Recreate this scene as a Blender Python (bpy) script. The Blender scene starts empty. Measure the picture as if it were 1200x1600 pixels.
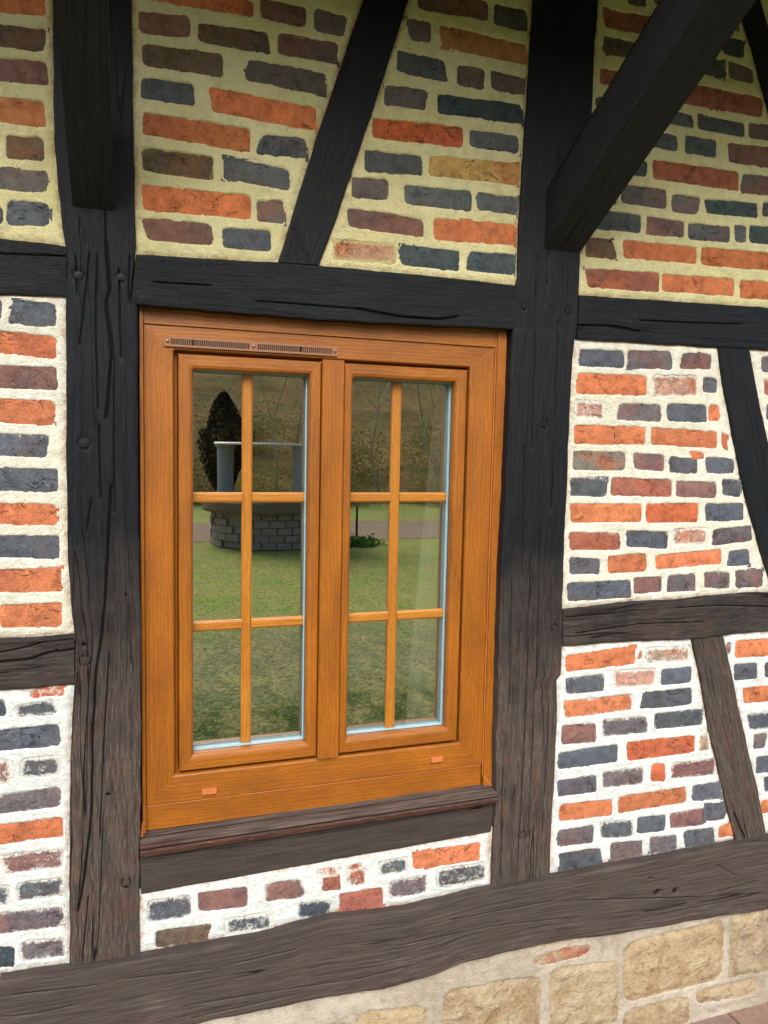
import bpy, bmesh, math, random
import numpy as np
from mathutils import Matrix, Vector

# ---------------------------------------------------------------- camera, sky, sun, exposure
scene = bpy.context.scene
C = scene.collection
# rows of the camera rotation (wall axes: X along the wall, Y down, Z into the wall), from the wall's vanishing points
RC = np.array([[0.94800739, -0.02021889, -0.31760541], [-0.00744715, 0.99629716, -0.08565337], [0.31816118, 0.08356528, 0.9443465]])
F, DIST, EYE = 1180.0, 1.6, 1.6
cam_d = bpy.data.cameras.new('camera'); cam = bpy.data.objects.new('camera', cam_d); C.objects.link(cam)
cam_d.sensor_fit = 'VERTICAL'; cam_d.sensor_height = 36; cam_d.lens = F / 1600 * 36
cam_d.clip_start = 0.05; cam_d.clip_end = 500
def w3(r): return Vector((r[0], r[2], -r[1]))
rt, up, bk = w3(RC[0]), w3(-RC[1]), w3(-RC[2])
M = Matrix((rt, up, bk)).transposed().to_4x4(); M.translation = Vector((0, -DIST, EYE))
cam.matrix_world = M
scene.camera = cam
SUN_EL, SUN_AZ = math.radians(41), math.radians(-14)      # azimuth measured from straight in front of the wall, minus = left
world = bpy.data.worlds.new('World'); scene.world = world; world.use_nodes = True
wn = world.node_tree; bg = wn.nodes['Background']
sky = wn.nodes.new('ShaderNodeTexSky'); sky.sky_type = 'NISHITA'; sky.sun_disc = False
sky.sun_elevation = SUN_EL; sky.sun_rotation = math.pi + SUN_AZ * -1
sky.air_density = 1.0; sky.dust_density = 5.0; sky.ozone_density = 1.0
wn.links.new(sky.outputs[0], bg.inputs['Color']); bg.inputs['Strength'].default_value = 0.15
sd = bpy.data.lights.new('sun', 'SUN'); sd.energy = 2.1; sd.angle = math.radians(34); sd.color = (1, 0.95, 0.86)
sun = bpy.data.objects.new('sun', sd); C.objects.link(sun)
sv = Vector((math.sin(SUN_AZ) * math.cos(SUN_EL), -math.cos(SUN_AZ) * math.cos(SUN_EL), math.sin(SUN_EL)))
sun.rotation_euler = sv.to_track_quat('Z', 'Y').to_euler(); sun.location = (0, -6, 8)
scene.view_settings.view_transform = 'Standard'; scene.view_settings.look = 'None'
scene.view_settings.exposure = 0.42; scene.view_settings.gamma = 1; scene.view_settings.use_curve_mapping = False
scene.render.engine = 'CYCLES'
scene.render.resolution_x = 768; scene.render.resolution_y = 1024
random.seed(5); rng = np.random.default_rng(5)

# ---------------------------------------------------------------- picture measurements -> points on the wall
def P(x, y, Y=0.0):
    r = RC.T @ np.array([x - 600, y - 800, F]); t = (DIST + Y) / r[2]
    return np.array([r[0] * t, EYE - r[1] * t])
class W(tuple): pass                                       # a point already given in wall metres
def pts(l, Y=0.0): return np.array([np.array(p, float) if isinstance(p, W) else P(p[0], p[1], Y) for p in l])
def ext(l, Z, head=True):                                  # carry a traced edge on to height Z
    q = pts(l); a, b = (q[0], q[1]) if head else (q[-1], q[-2])
    t = (Z - a[1]) / (a[1] - b[1]); n = W(tuple(a + (a - b) * t))
    return [n] + l if head else l + [n]
def extx(l, X, head=True):
    q = pts(l); a = q[0] if head else q[-1]
    n = W((X, a[1])); return [n] + l if head else l + [n]

# ---------------------------------------------------------------- noise
def _h(ix, iy, s):
    n = (ix.astype(np.int64) * 374761393 + iy.astype(np.int64) * 668265263 + s * 974634777) & 0xffffffff
    n = ((n ^ (n >> 13)) * 1274126177) & 0xffffffff
    n = (n ^ (n >> 16)) & 0xffffffff
    return n / 4294967295.0 * 2 - 1
def vn(x, y, s=0):
    x = np.asarray(x, float); y = np.asarray(y, float)
    x0 = np.floor(x); y0 = np.floor(y); fx = x - x0; fy = y - y0
    fx = fx * fx * (3 - 2 * fx); fy = fy * fy * (3 - 2 * fy)
    a = _h(x0, y0, s); b = _h(x0 + 1, y0, s); c = _h(x0, y0 + 1, s); d = _h(x0 + 1, y0 + 1, s)
    return (a * (1 - fx) + b * fx) * (1 - fy) + (c * (1 - fx) + d * fx) * fy
def fbm(x, y, o=4, s=0, g=.5):
    t = 0; a = 1; n = 0
    for k in range(o):
        t = t + a * vn(x * 2 ** k + 17.3 * k, y * 2 ** k - 9.1 * k, s + k); n += a; a *= g
    return t / n
def segd(X, Z, line):
    d = np.full(X.shape, 9.0)
    for (ax, az), (bx, bz) in zip(line[:-1], line[1:]):
        vx, vz = bx - ax, bz - az; L = vx * vx + vz * vz + 1e-12
        t = np.clip(((X - ax) * vx + (Z - az) * vz) / L, 0, 1)
        d = np.minimum(d, np.hypot(X - ax - t * vx, Z - az - t * vz))
    return d
def inside(X, Z, poly):
    r = np.zeros(X.shape, bool); n = len(poly)
    for i in range(n):
        ax, az = poly[i]; bx, bz = poly[(i + 1) % n]
        c = ((az > Z) != (bz > Z)) & (X < (bx - ax) * (Z - az) / (bz - az + 1e-15) + ax)
        r ^= c
    return r
def ss(x): x = np.clip(x, 0, 1); return x * x * (3 - 2 * x)

# ---------------------------------------------------------------- materials
def rgb(r, g, b): return tuple(((c / 255 + .055) / 1.055) ** 2.4 if c > 10 else c / 3294 for c in (r, g, b)) + (1,)
class Mat:
    def __init__(s, name, rough=.8, spec=.3):
        s.m = bpy.data.materials.new(name); s.m.use_nodes = True; s.t = s.m.node_tree
        s.b = s.t.nodes['Principled BSDF']; s.b.inputs['Roughness'].default_value = rough
        s.b.inputs['Specular IOR Level'].default_value = spec
    def n(s, t, **k):
        o = s.t.nodes.new(t)
        for a, v in k.items():
            if hasattr(o, a): setattr(o, a, v)
            else: s.put(v, o.inputs[a.replace('_', ' ')])
        return o
    def put(s, v, sock):
        if hasattr(v, 'is_output') or isinstance(v, bpy.types.NodeSocket): s.t.links.new(v, sock)
        else: sock.default_value = v
    def pos(s, sc=(1, 1, 1)):
        g = s.n('ShaderNodeNewGeometry'); return s.vm('MULTIPLY', g.outputs['Position'], sc)
    def vm(s, op, a, b):
        o = s.n('ShaderNodeVectorMath', operation=op); s.put(a, o.inputs[0]); s.put(b, o.inputs[1]); return o.outputs[0]
    def ma(s, op, a, b=0.0, clamp=False):
        o = s.n('ShaderNodeMath', operation=op, use_clamp=clamp); s.put(a, o.inputs[0]); s.put(b, o.inputs[1]); return o.outputs[0]
    def noise(s, vec, scale, detail=4, rough=.55, dist=0):
        o = s.n('ShaderNodeTexNoise'); s.put(vec, o.inputs['Vector']); o.inputs['Scale'].default_value = scale
        o.inputs['Detail'].default_value = detail; o.inputs['Roughness'].default_value = rough
        o.inputs['Distortion'].default_value = dist; return o.outputs['Fac']
    def rng(s, v, a, b, c=0.0, d=1.0):
        o = s.n('ShaderNodeMapRange'); s.put(v, o.inputs[0])
        for i, x in zip((1, 2, 3, 4), (a, b, c, d)): s.put(x, o.inputs[i])
        return o.outputs[0]
    def mix(s, f, a, b, mode='MIX'):
        o = s.n('ShaderNodeMix', data_type='RGBA', blend_type=mode); s.put(f, o.inputs[0]); s.put(a, o.inputs[6]); s.put(b, o.inputs[7]); return o.outputs[2]
    def att(s, name, out='Fac'): return s.n('ShaderNodeAttribute', attribute_name=name).outputs[out]
    def bump(s, h, dist, strength=1.0, prev=None):
        o = s.n('ShaderNodeBump'); o.inputs['Distance'].default_value = dist; o.inputs['Strength'].default_value = strength
        s.put(h, o.inputs['Height'])
        if prev is not None: s.put(prev, o.inputs['Normal'])
        return o.outputs[0]
    def col(s, c): s.put(c, s.b.inputs['Base Color'])
    def nor(s, c): s.put(c, s.b.inputs['Normal'])

def make_mortar(name, c1, c2, c3):
    k = Mat(name, .92, .15); p = k.pos()
    big = k.rng(k.noise(p, 5, 3), .35, .68)
    col = k.mix(big, c1, c2)
    mid = k.rng(k.noise(p, 38, 4, .65), .48, .75, 0, .65)
    col = k.mix(mid, col, c3)
    grit = k.noise(p, 420, 3, .7)
    col = k.mix(k.rng(grit, .3, .42, .55, 0), col, (c3[0] * .45, c3[1] * .42, c3[2] * .36, 1))
    col = k.mix(k.rng(grit, .62, .75, 0, .35), col, (.85, .86, .82, 1))
    e = k.att('edge')                                     # metres from the timber: ochre stain and crumbs there
    nz = k.noise(p, 60, 4, .7)
    f = k.ma('MULTIPLY', k.rng(e, .0, .014, 1, 0), k.rng(nz, .42, .62, 0, .75))
    col = k.mix(f, col, rgb(176, 128, 84))
    k.col(col)
    k.nor(k.bump(k.noise(p, 260, 5, .7), .004, 1, k.bump(k.noise(p, 60, 5, .7), .006, .9)))
    return k.m
M_MORT_T = make_mortar('mortar_cream_bounce_tint', rgb(233, 229, 186), rgb(216, 212, 160), rgb(190, 186, 146))  # upper panels: weathered cream, with yellow lawn bounce put into the colour
M_MORT_M = make_mortar('mortar_offwhite', rgb(230, 233, 226), rgb(220, 220, 204), rgb(188, 186, 170))
M_MORT_L = make_mortar('mortar_white', rgb(230, 238, 240), rgb(218, 227, 230), rgb(188, 196, 196))
M_MORT_P = make_mortar('mortar_plinth', rgb(198, 192, 180), rgb(166, 158, 142), rgb(132, 126, 114))

def make_brick(name, smear_c):
    k = Mat(name, .85, .25); p = k.pos(); bc = k.att('bcol', 'Color')
    n1 = k.noise(p, 45, 4, .6)
    dark = k.mix(1.0, bc, (.52, .50, .50, 1), 'MULTIPLY'); lite = k.mix(1.0, bc, (1.35, 1.3, 1.25, 1), 'MULTIPLY')
    col = k.mix(k.rng(n1, .3, .52, .8, 0), bc, dark)
    col = k.mix(k.rng(n1, .55, .75, 0, .7), col, lite)
    n2 = k.noise(p, 330, 3, .7)
    col = k.mix(k.rng(n2, .28, .40, .75, 0), col, (.02, .015, .015, 1))
    col = k.mix(k.rng(n2, .62, .74, 0, .45), col, k.mix(.5, lite, smear_c))
    n5 = k.noise(p, 170, 4, .75); col = k.mix(k.rng(n5, .55, .68, 0, .5), col, k.mix(.22, lite, smear_c)); col = k.mix(k.rng(n5, .32, .43, .5, 0), col, dark)
    # mortar smeared over the brick: strongest towards its edges, amount per brick
    a = k.att('smear'); e = k.att('edge')
    n3 = k.noise(p, 70, 6, .75, .6); n4 = k.noise(p, 380, 3, .6)
    t = k.ma('ADD', k.ma('MULTIPLY', k.rng(e, 0, .008, 1, 0), k.ma('ADD', .08, k.ma('MULTIPLY', a, .3))), k.ma('MULTIPLY', a, .38))
    t = k.ma('ADD', t, k.ma('ADD', k.ma('MULTIPLY', n3, .9), k.ma('MULTIPLY', n4, .35)))
    col = k.mix(k.rng(t, .93, 1.08, 0, .85), col, smear_c)
    rid = k.ma('ABSOLUTE', k.ma('SUBTRACT', k.noise(k.vm('MULTIPLY', p, (.8, 1, 1.3)), 26, 4, .6, .8), .5)); ck = k.ma('MULTIPLY', k.rng(rid, .0, .012, 1, 0), k.rng(k.noise(p, 17, 2), .5, .6))
    col = k.mix(k.ma('MULTIPLY', ck, .75), col, (.02, .012, .01, 1))
    k.col(col)
    k.put(k.rng(bc, .02, .2, .55, .9), k.b.inputs['Roughness'])
    k.nor(k.bump(k.ma('SUBTRACT', 1.0, ck), .003, 1, k.bump(n2, .0025, .9, k.bump(n3, .006, .8))))
    return k.m
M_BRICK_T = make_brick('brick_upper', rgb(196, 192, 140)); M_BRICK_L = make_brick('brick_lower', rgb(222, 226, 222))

def make_stone():
    k = Mat('sandstone', .9, .15); p = k.pos(); bc = k.att('bcol', 'Color')
    n1 = k.noise(p, 14, 5, .6, .8); n2 = k.noise(p, 90, 5, .7)
    col = k.mix(k.rng(n1, .35, .7), bc, rgb(180, 168, 142))
    col = k.mix(k.rng(k.noise(p, 9, 3, .5, 1.2), .5, .72, 0, .6), col, rgb(144, 118, 84))
    col = k.mix(k.rng(n2, .3, .45, .7, 0), col, rgb(110, 84, 52))
    col = k.mix(k.rng(n2, .58, .7, 0, .5), col, rgb(200, 194, 176))
    k.col(col); k.nor(k.bump(n2, .006, 1, k.bump(n1, .02, .9))); return k.m
M_STONE = make_stone()

def make_wood(name, c_dark, c_dark2, c_w, c_w2, z0, z1, rough=.62, zn=.55):
    k = Mat(name, rough, .22); g = k.att('g', 'Vector'); p = k.pos()
    s1 = k.vm('MULTIPLY', g, (1.0, .045, 1.0))
    fine = k.noise(s1, 520, 3, .7); mid = k.noise(s1, 150, 5, .7, .3)
    big = k.noise(g, 9, 4, .6)
    sep = k.n('ShaderNodeSeparateXYZ'); k.put(p, sep.inputs[0])
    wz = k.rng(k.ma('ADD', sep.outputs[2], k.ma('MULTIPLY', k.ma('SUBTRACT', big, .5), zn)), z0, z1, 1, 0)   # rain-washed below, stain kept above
    dk = k.mix(k.rng(mid, .35, .65), c_dark, c_dark2); wt = k.mix(k.rng(mid, .34, .62), c_w, c_w2)
    wt = k.mix(k.rng(fine, .54, .66, 0, .65), wt, rgb(124, 115, 107))
    wt = k.mix(k.rng(k.noise(g, 22, 4, .6), .5, .68, 0, .5), wt, rgb(92, 68, 58))
    dk = k.mix(k.rng(fine, .6, .74, 0, .4), dk, rgb(66, 74, 84))
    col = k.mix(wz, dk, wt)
    col = k.mix(k.rng(fine, .26, .42, .8, 0), col, (.006, .006, .007, 1))
    # drying checks that follow the grain
    s2 = k.vm('MULTIPLY', g, (1.0, .035, 1.0)); rid = k.ma('ABSOLUTE', k.ma('SUBTRACT', k.noise(s2, 34, 2, .4, .3), .5))
    gate = k.rng(k.noise(s1, 14, 2), .5, .58)
    chk = k.ma('MULTIPLY', k.rng(rid, .003, .010, 1, 0), gate)
    cr = k.ma('MAXIMUM', chk, k.rng(k.att('crack'), .25, .6))
    col = k.mix(k.ma('MULTIPLY', cr, .93), col, (.003, .003, .004, 1))
    k.col(col)
    speck = k.noise(p, 300, 2, .5)
    b1 = k.bump(fine, .0022, 1, k.bump(mid, .0022, .6)); b2 = k.bump(k.ma('SUBTRACT', 1.0, chk), .004, 1, b1)
    k.nor(b2); k.put(k.rng(wz, 0, 1, rough - .1, .85), k.b.inputs['Roughness'])
    return k.m
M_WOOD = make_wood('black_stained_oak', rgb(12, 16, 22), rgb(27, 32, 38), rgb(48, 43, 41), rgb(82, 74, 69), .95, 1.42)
M_SILLW = make_wood('weathered_sill_oak', rgb(60, 54, 51), rgb(84, 76, 71), rgb(38, 34, 34), rgb(92, 84, 81), .3, .4, .8)
M_RAILD = make_wood('brown_stained_rail', rgb(52, 47, 45), rgb(74, 67, 63), rgb(60, 54, 51), rgb(84, 76, 70), .4, .5, .6)
M_BRKT = make_wood('dark_bracket_wood', rgb(32, 34, 40), rgb(46, 48, 53), rgb(60, 54, 51), rgb(84, 76, 70), .4, .5, .7)
M_SILLB = make_wood('weathered_red_brown_sill', rgb(60, 50, 47), rgb(104, 94, 88), rgb(62, 40, 36), rgb(92, 60, 52), .756, .764, .8, .02)

def make_oakfoil(name, a, b, c):
    k = Mat(name, .38, .5); g = k.att('g', 'Vector'); p = k.pos()
    s1 = k.vm('MULTIPLY', g, (1.0, .05, 1.0)); s2 = k.vm('MULTIPLY', g, (1, .16, 1))
    fine = k.noise(s1, 1100, 4, .65); wv = k.n('ShaderNodeTexWave', bands_direction='X'); k.put(s2, wv.inputs['Vector'])
    wv.inputs['Scale'].default_value = 38; wv.inputs['Distortion'].default_value = 9; wv.inputs['Detail'].default_value = 3; wv.inputs['Detail Scale'].default_value = 1.2
    col = k.mix(k.rng(k.noise(k.vm('MULTIPLY', g, (1, .35, 1)), 16, 4, .6), .32, .68), a, b)
    col = k.mix(k.ma('MULTIPLY', wv.outputs['Fac'], .26), col, c)
    col = k.mix(k.rng(fine, .5, .68, 0, .55), col, c)
    col = k.mix(k.rng(k.noise(p, 900, 2), .62, .75, 0, .22), col, rgb(232, 170, 90))
    k.col(col); k.nor(k.bump(fine, .0006, .7, k.bump(wv.outputs['Fac'], .0004, .3)))
    k.put(k.rng(fine, .3, .7, .32, .5), k.b.inputs['Roughness']); return k.m
M_OAKL = make_oakfoil('golden_oak_bars', rgb(184, 124, 40), rgb(166, 104, 32), rgb(110, 64, 24))  # lighter oak copy: glass reflection over the bars put into the colour
M_OAK = make_oakfoil('golden_oak_foil', rgb(164, 99, 24), rgb(136, 79, 21), rgb(84, 46, 16))

def plain(name, c, rough=.5, spec=.4, metal=0, bumps=None):
    k = Mat(name, rough, spec); k.b.inputs['Metallic'].default_value = metal
    n = k.noise(k.pos(), 60, 4); k.col(k.mix(k.rng(n, .3, .7, 0, .35), c, (c[0] * .6, c[1] * .6, c[2] * .6, 1)))
    if bumps: k.nor(k.bump(k.noise(k.pos(), bumps[0], 4), bumps[1], .7))
    return k.m
M_SEAL = plain('brown_sealant', rgb(176, 104, 54), .45)
M_CAP = plain('brown_plastic', rgb(190, 116, 70), .4)
M_VENT = plain('vent_brown', rgb(150, 104, 76), .45)
M_BLACK = plain('black_rubber', (.008, .009, .01, 1), .5)
M_ALU = plain('spacer_aluminium', rgb(150, 178, 190), .5, .5, .0)
M_SCREW = plain('screw', rgb(150, 110, 80), .3, .5, .6)
M_PEG = plain('oak_peg', rgb(40, 40, 42), .6, .4, 0, (300, .002))
M_CORE = plain('dark_core', rgb(70, 60, 50), .9)
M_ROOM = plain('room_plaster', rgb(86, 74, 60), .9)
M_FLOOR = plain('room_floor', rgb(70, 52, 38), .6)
k = Mat('curtain_cloth', .9, .1); k.col(rgb(246, 244, 232)); k.b.inputs['Subsurface Weight'].default_value = 0
k.nor(k.bump(k.noise(k.pos(), 900, 2), .0005, .6)); M_CURT = k.m
k = Mat('window_glass'); t = k.t; t.nodes.remove(k.b); out = t.nodes['Material Output']
gl = t.nodes.new('ShaderNodeBsdfGlossy'); gl.inputs['Roughness'].default_value = .004; gl.inputs['Color'].default_value = (.95, .97, .93, 1)
tr = t.nodes.new('ShaderNodeBsdfTransparent'); tr.inputs['Color'].default_value = (.98, 1, .98, 1)
lw = t.nodes.new('ShaderNodeLayerWeight'); lw.inputs['Blend'].default_value = .35
mr = t.nodes.new('ShaderNodeMapRange'); mr.inputs[3].default_value = .56; mr.inputs[4].default_value = .95
mx = t.nodes.new('ShaderNodeMixShader'); t.links.new(lw.outputs['Facing'], mr.inputs[0]); t.links.new(mr.outputs[0], mx.inputs[0])
t.links.new(tr.outputs[0], mx.inputs[1]); t.links.new(gl.outputs[0], mx.inputs[2]); t.links.new(mx.outputs[0], out.inputs['Surface'])
nb = k.bump(k.noise(k.pos(), 4, 1), .00015, 1); t.links.new(nb, gl.inputs['Normal'])
M_GLASS = k.m

# ---------------------------------------------------------------- object helpers
def link(name, me, mats, parent=None, label=None):
    o = bpy.data.objects.new(name, me); C.objects.link(o)
    for m in (mats if isinstance(mats, (list, tuple)) else [mats]): me.materials.append(m)
    if parent is not None: o.parent = parent
    if label: o['label'] = label
    return o
def tag(o, label=None, cat=None, group=None, kind=None):
    for a, v in (('label', label), ('category', cat), ('group', group), ('kind', kind)):
        if v: o[a] = v
    return o
def empty(name, loc=(0, 0, 0), parent=None):
    e = bpy.data.objects.new(name, None); C.objects.link(e); e.location = loc; e.empty_display_size = .1
    if parent is not None: e.parent = parent
    return e
class MB:                                                  # collects verts / quads / attributes with numpy, builds one mesh
    def __init__(s): s.v = []; s.f = []; s.mi = []; s.a = {}; s.n = 0; s.smooth = []
    def add(s, v, f, mi=0, smooth=True, **at):
        v = np.asarray(v, float).reshape(-1, 3); f = np.asarray(f, int).reshape(-1, 4)
        s.v.append(v); s.f.append(f + s.n); s.mi.append(np.full(len(f), mi)); s.smooth.append(np.full(len(f), smooth))
        for k_ in set(list(s.a) + list(at)):
            if k_ not in s.a: s.a[k_] = []
            s.a[k_].append((s.n, len(v), at.get(k_)))
        s.n += len(v)
    def grid(s, X, Y, Z, mi=0, mask=None, sm=True, **at):
        ni, nj = X.shape; id_ = np.arange(ni * nj).reshape(ni, nj)
        f = np.stack([id_[:-1, :-1], id_[1:, :-1], id_[1:, 1:], id_[:-1, 1:]], -1).reshape(-1, 4)
        if mask is not None:
            m = mask; fm = (m[:-1, :-1] & m[1:, :-1] & m[1:, 1:] & m[:-1, 1:]).reshape(-1); f = f[fm]
        s.add(np.stack([X, Y, Z], -1), f, mi, sm, **{k_: np.asarray(v).reshape(ni * nj, -1) for k_, v in at.items()})
    def box(s, x0, x1, y0, y1, z0, z1, mi=0, vert=None):
        v = [(x0, y0, z0), (x1, y0, z0), (x1, y0, z1), (x0, y0, z1), (x0, y1, z0), (x1, y1, z0), (x1, y1, z1), (x0, y1, z1)]
        f = [(0, 1, 2, 3), (5, 4, 7, 6), (4, 0, 3, 7), (1, 5, 6, 2), (3, 2, 6, 7), (4, 5, 1, 0)]
        if vert is None: vert = (z1 - z0) > (x1 - x0)
        o = rng.random() * 7
        for q in f:                                        # own corners per face so that grain and shading stay crisp
            w_ = [v[i] for i in q]
            s.add(w_, [(0, 1, 2, 3)], mi, False, g=[((a[0] + a[1], a[2], o) if vert else (a[2] + a[1], a[0], o)) for a in w_])
    def build(s, name, mats, parent=None, label=None):
        V = np.concatenate(s.v); Fq = np.concatenate(s.f)
        me = bpy.data.meshes.new(name); me.vertices.add(len(V)); me.vertices.foreach_set('co', V.ravel())
        me.loops.add(len(Fq) * 4); me.loops.foreach_set('vertex_index', Fq.ravel())
        me.polygons.add(len(Fq)); me.polygons.foreach_set('loop_start', np.arange(len(Fq)) * 4)
        me.polygons.foreach_set('material_index', np.concatenate(s.mi).astype(np.int32))
        me.polygons.foreach_set('use_smooth', np.concatenate(s.smooth))
        for k_, l in s.a.items():
            dim = max([np.asarray(x[2]).reshape(x[1], -1).shape[1] for x in l if x[2] is not None])
            A = np.zeros((len(V), dim))
            for st, n, val in l:
                if val is not None: A[st:st + n] = np.asarray(val).reshape(n, -1)
            ty = {1: 'FLOAT', 3: 'FLOAT_VECTOR', 4: 'FLOAT_COLOR'}[dim]
            at = me.attributes.new(k_, ty, 'POINT')
            at.data.foreach_set({1: 'value', 3: 'vector', 4: 'color'}[dim], A.astype(np.float32).ravel())
        me.update(calc_edges=True); me.validate()
        return link(name, me, mats, parent, label)
def closed_from_grid(mb, X, Y, Z, depth, mi=0, **at):
    """front relief grid + skirts + back, normals towards -Y"""
    mb.grid(X, Y, Z, mi, **at)
    ni, nj = X.shape
    def strip(ix, flip):
        x, y, z = X[ix], Y[ix], Z[ix]; n = len(x)
        v = np.concatenate([np.stack([x, y, z], -1), np.stack([x, np.full(n, depth), z], -1)])
        f = [(i, i + 1, n + i + 1, n + i) if flip else (i + 1, i, n + i, n + i + 1) for i in range(n - 1)]
        a2 = {k_: np.concatenate([np.asarray(v_).reshape(ni, nj, -1)[ix]] * 2) for k_, v_ in at.items()}
        if 'g' in a2: a2['g'][n:, 0] += .1
        if 'crack' in a2: a2['crack'] *= .0
        mb.add(v, f, mi, False, **a2)
    strip(np.s_[:, 0], False); strip(np.s_[:, -1], True); strip(np.s_[0, :], True); strip(np.s_[-1, :], False)
    c = [(X[0, 0], depth, Z[0, 0]), (X[-1, 0], depth, Z[-1, 0]), (X[-1, -1], depth, Z[-1, -1]), (X[0, -1], depth, Z[0, -1])]
    mb.add(c, [(3, 2, 1, 0)], mi, False)

def resample(q, n):
    d = np.r_[0, np.cumsum(np.hypot(*np.diff(q, axis=0).T))]; t = np.linspace(0, d[-1], n)
    return np.stack([np.interp(t, d, q[:, 0]), np.interp(t, d, q[:, 1])], -1), d[-1]

PEGS = [(122, 430, .0105), (189, 433, .010), (131, 692, .0125), (133, 1032, .011), (197, 1379, .0095), (819, 479, .007), (888, 487, .0075), (851, 663, .0095), (816, 1306, .011), (867, 981, .009), (786, 1238, .006), (88, 1012, .004)]
def timber(name, A, B, parent, mat=None, seed=0, cracks=(), y=0.0, depth=.09, rough=1.0, label=None, step=.0055, holes=(), edge_w=1.0, rings=()):
    """one beam: relief between two traced edges A (left or top) and B (right or bottom)"""
    qa, qb = pts(A), pts(B)
    L = max(np.hypot(*np.diff(qa, axis=0).T).sum(), np.hypot(*np.diff(qb, axis=0).T).sum())
    n = int(L / step) + 2; qa, _ = resample(qa, n); qb, _ = resample(qb, n)
    w = np.hypot(*(qa - qb).T).mean(); m = int(w / .0015) + 2
    s = np.linspace(0, 1, m)[None, :]; al = np.linspace(0, L, n)[:, None]
    wob = .0016 * edge_w
    X = qa[:, 0:1] * (1 - s) + qb[:, 0:1] * s; Z = qa[:, 1:2] * (1 - s) + qb[:, 1:2] * s
    dx, dz = (qb - qa)[:, 0:1] / w, (qb - qa)[:, 1:2] / w
    ea = wob * fbm(al * 26, al * 0, 4, seed + 3) * (1 - s); eb = wob * fbm(al * 26, al * 0 + 5, 4, seed + 9) * s
    X = X + dx * (ea + eb); Z = Z + dz * (ea + eb)
    ac = s * w + al * 0; alg = al + s * 0
    e = np.minimum(s, 1 - s) * w + al * 0
    chip = np.clip(fbm(alg * 9, ac * 5, 3, seed + 21), 0, 1)
    h = .0012 * rough * fbm(ac * 14, alg * 2.2, 2, seed) + .0006 * rough * fbm(ac * 190, alg * 4, 3, seed + 5)
    h -= (.002 + .005 * chip * rough) * np.exp(-e / (.0018 + .003 * chip * rough))
    crk = np.zeros(X.shape)
    for c in cracks:
        wid = .0012
        if isinstance(c, tuple): wid, c = c
        q = pts(c); q2, ln = resample(q, max(3, int(np.hypot(*np.diff(q, axis=0).T).sum() / .012)))
        q2[:, 0] += .0009 * fbm(np.arange(len(q2)) * .33, q2[:, 0] * 0, 2, seed + 40)
        d = segd(X, Z, q2); tp = np.exp(-(d / wid) ** 2)
        crk = np.maximum(crk, tp); h -= .007 * tp
    for (hx, hy, hr) in holes:
        c = P(hx, hy); d = np.hypot(X - c[0], Z - c[1]); tp = ss((hr - d) / .003 + .5); h -= .012 * tp; crk = np.maximum(crk, tp * .8)
    for (hx, hy, hr) in PEGS:
        c = P(hx, hy); d = np.hypot(X - c[0], Z - c[1]); tp = np.exp(-((d - hr) / .0016) ** 2); h -= .003 * tp; crk = np.maximum(crk, tp * .9)
    g = np.stack([ac + seed * 1.37, alg + seed * .7 + .012 * fbm(ac * 9, alg * 2, 2, seed + 8), ac * 0 + seed * 2.1], -1)
    g[..., 0] += .007 * fbm(ac * 7, alg * 1.8, 2, seed + 31)
    mb = MB(); closed_from_grid(mb, X, y - h, Z, y + depth, 0, g=g, crack=crk)
    return mb.build(name, mat or M_WOOD, parent, label)

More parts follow.
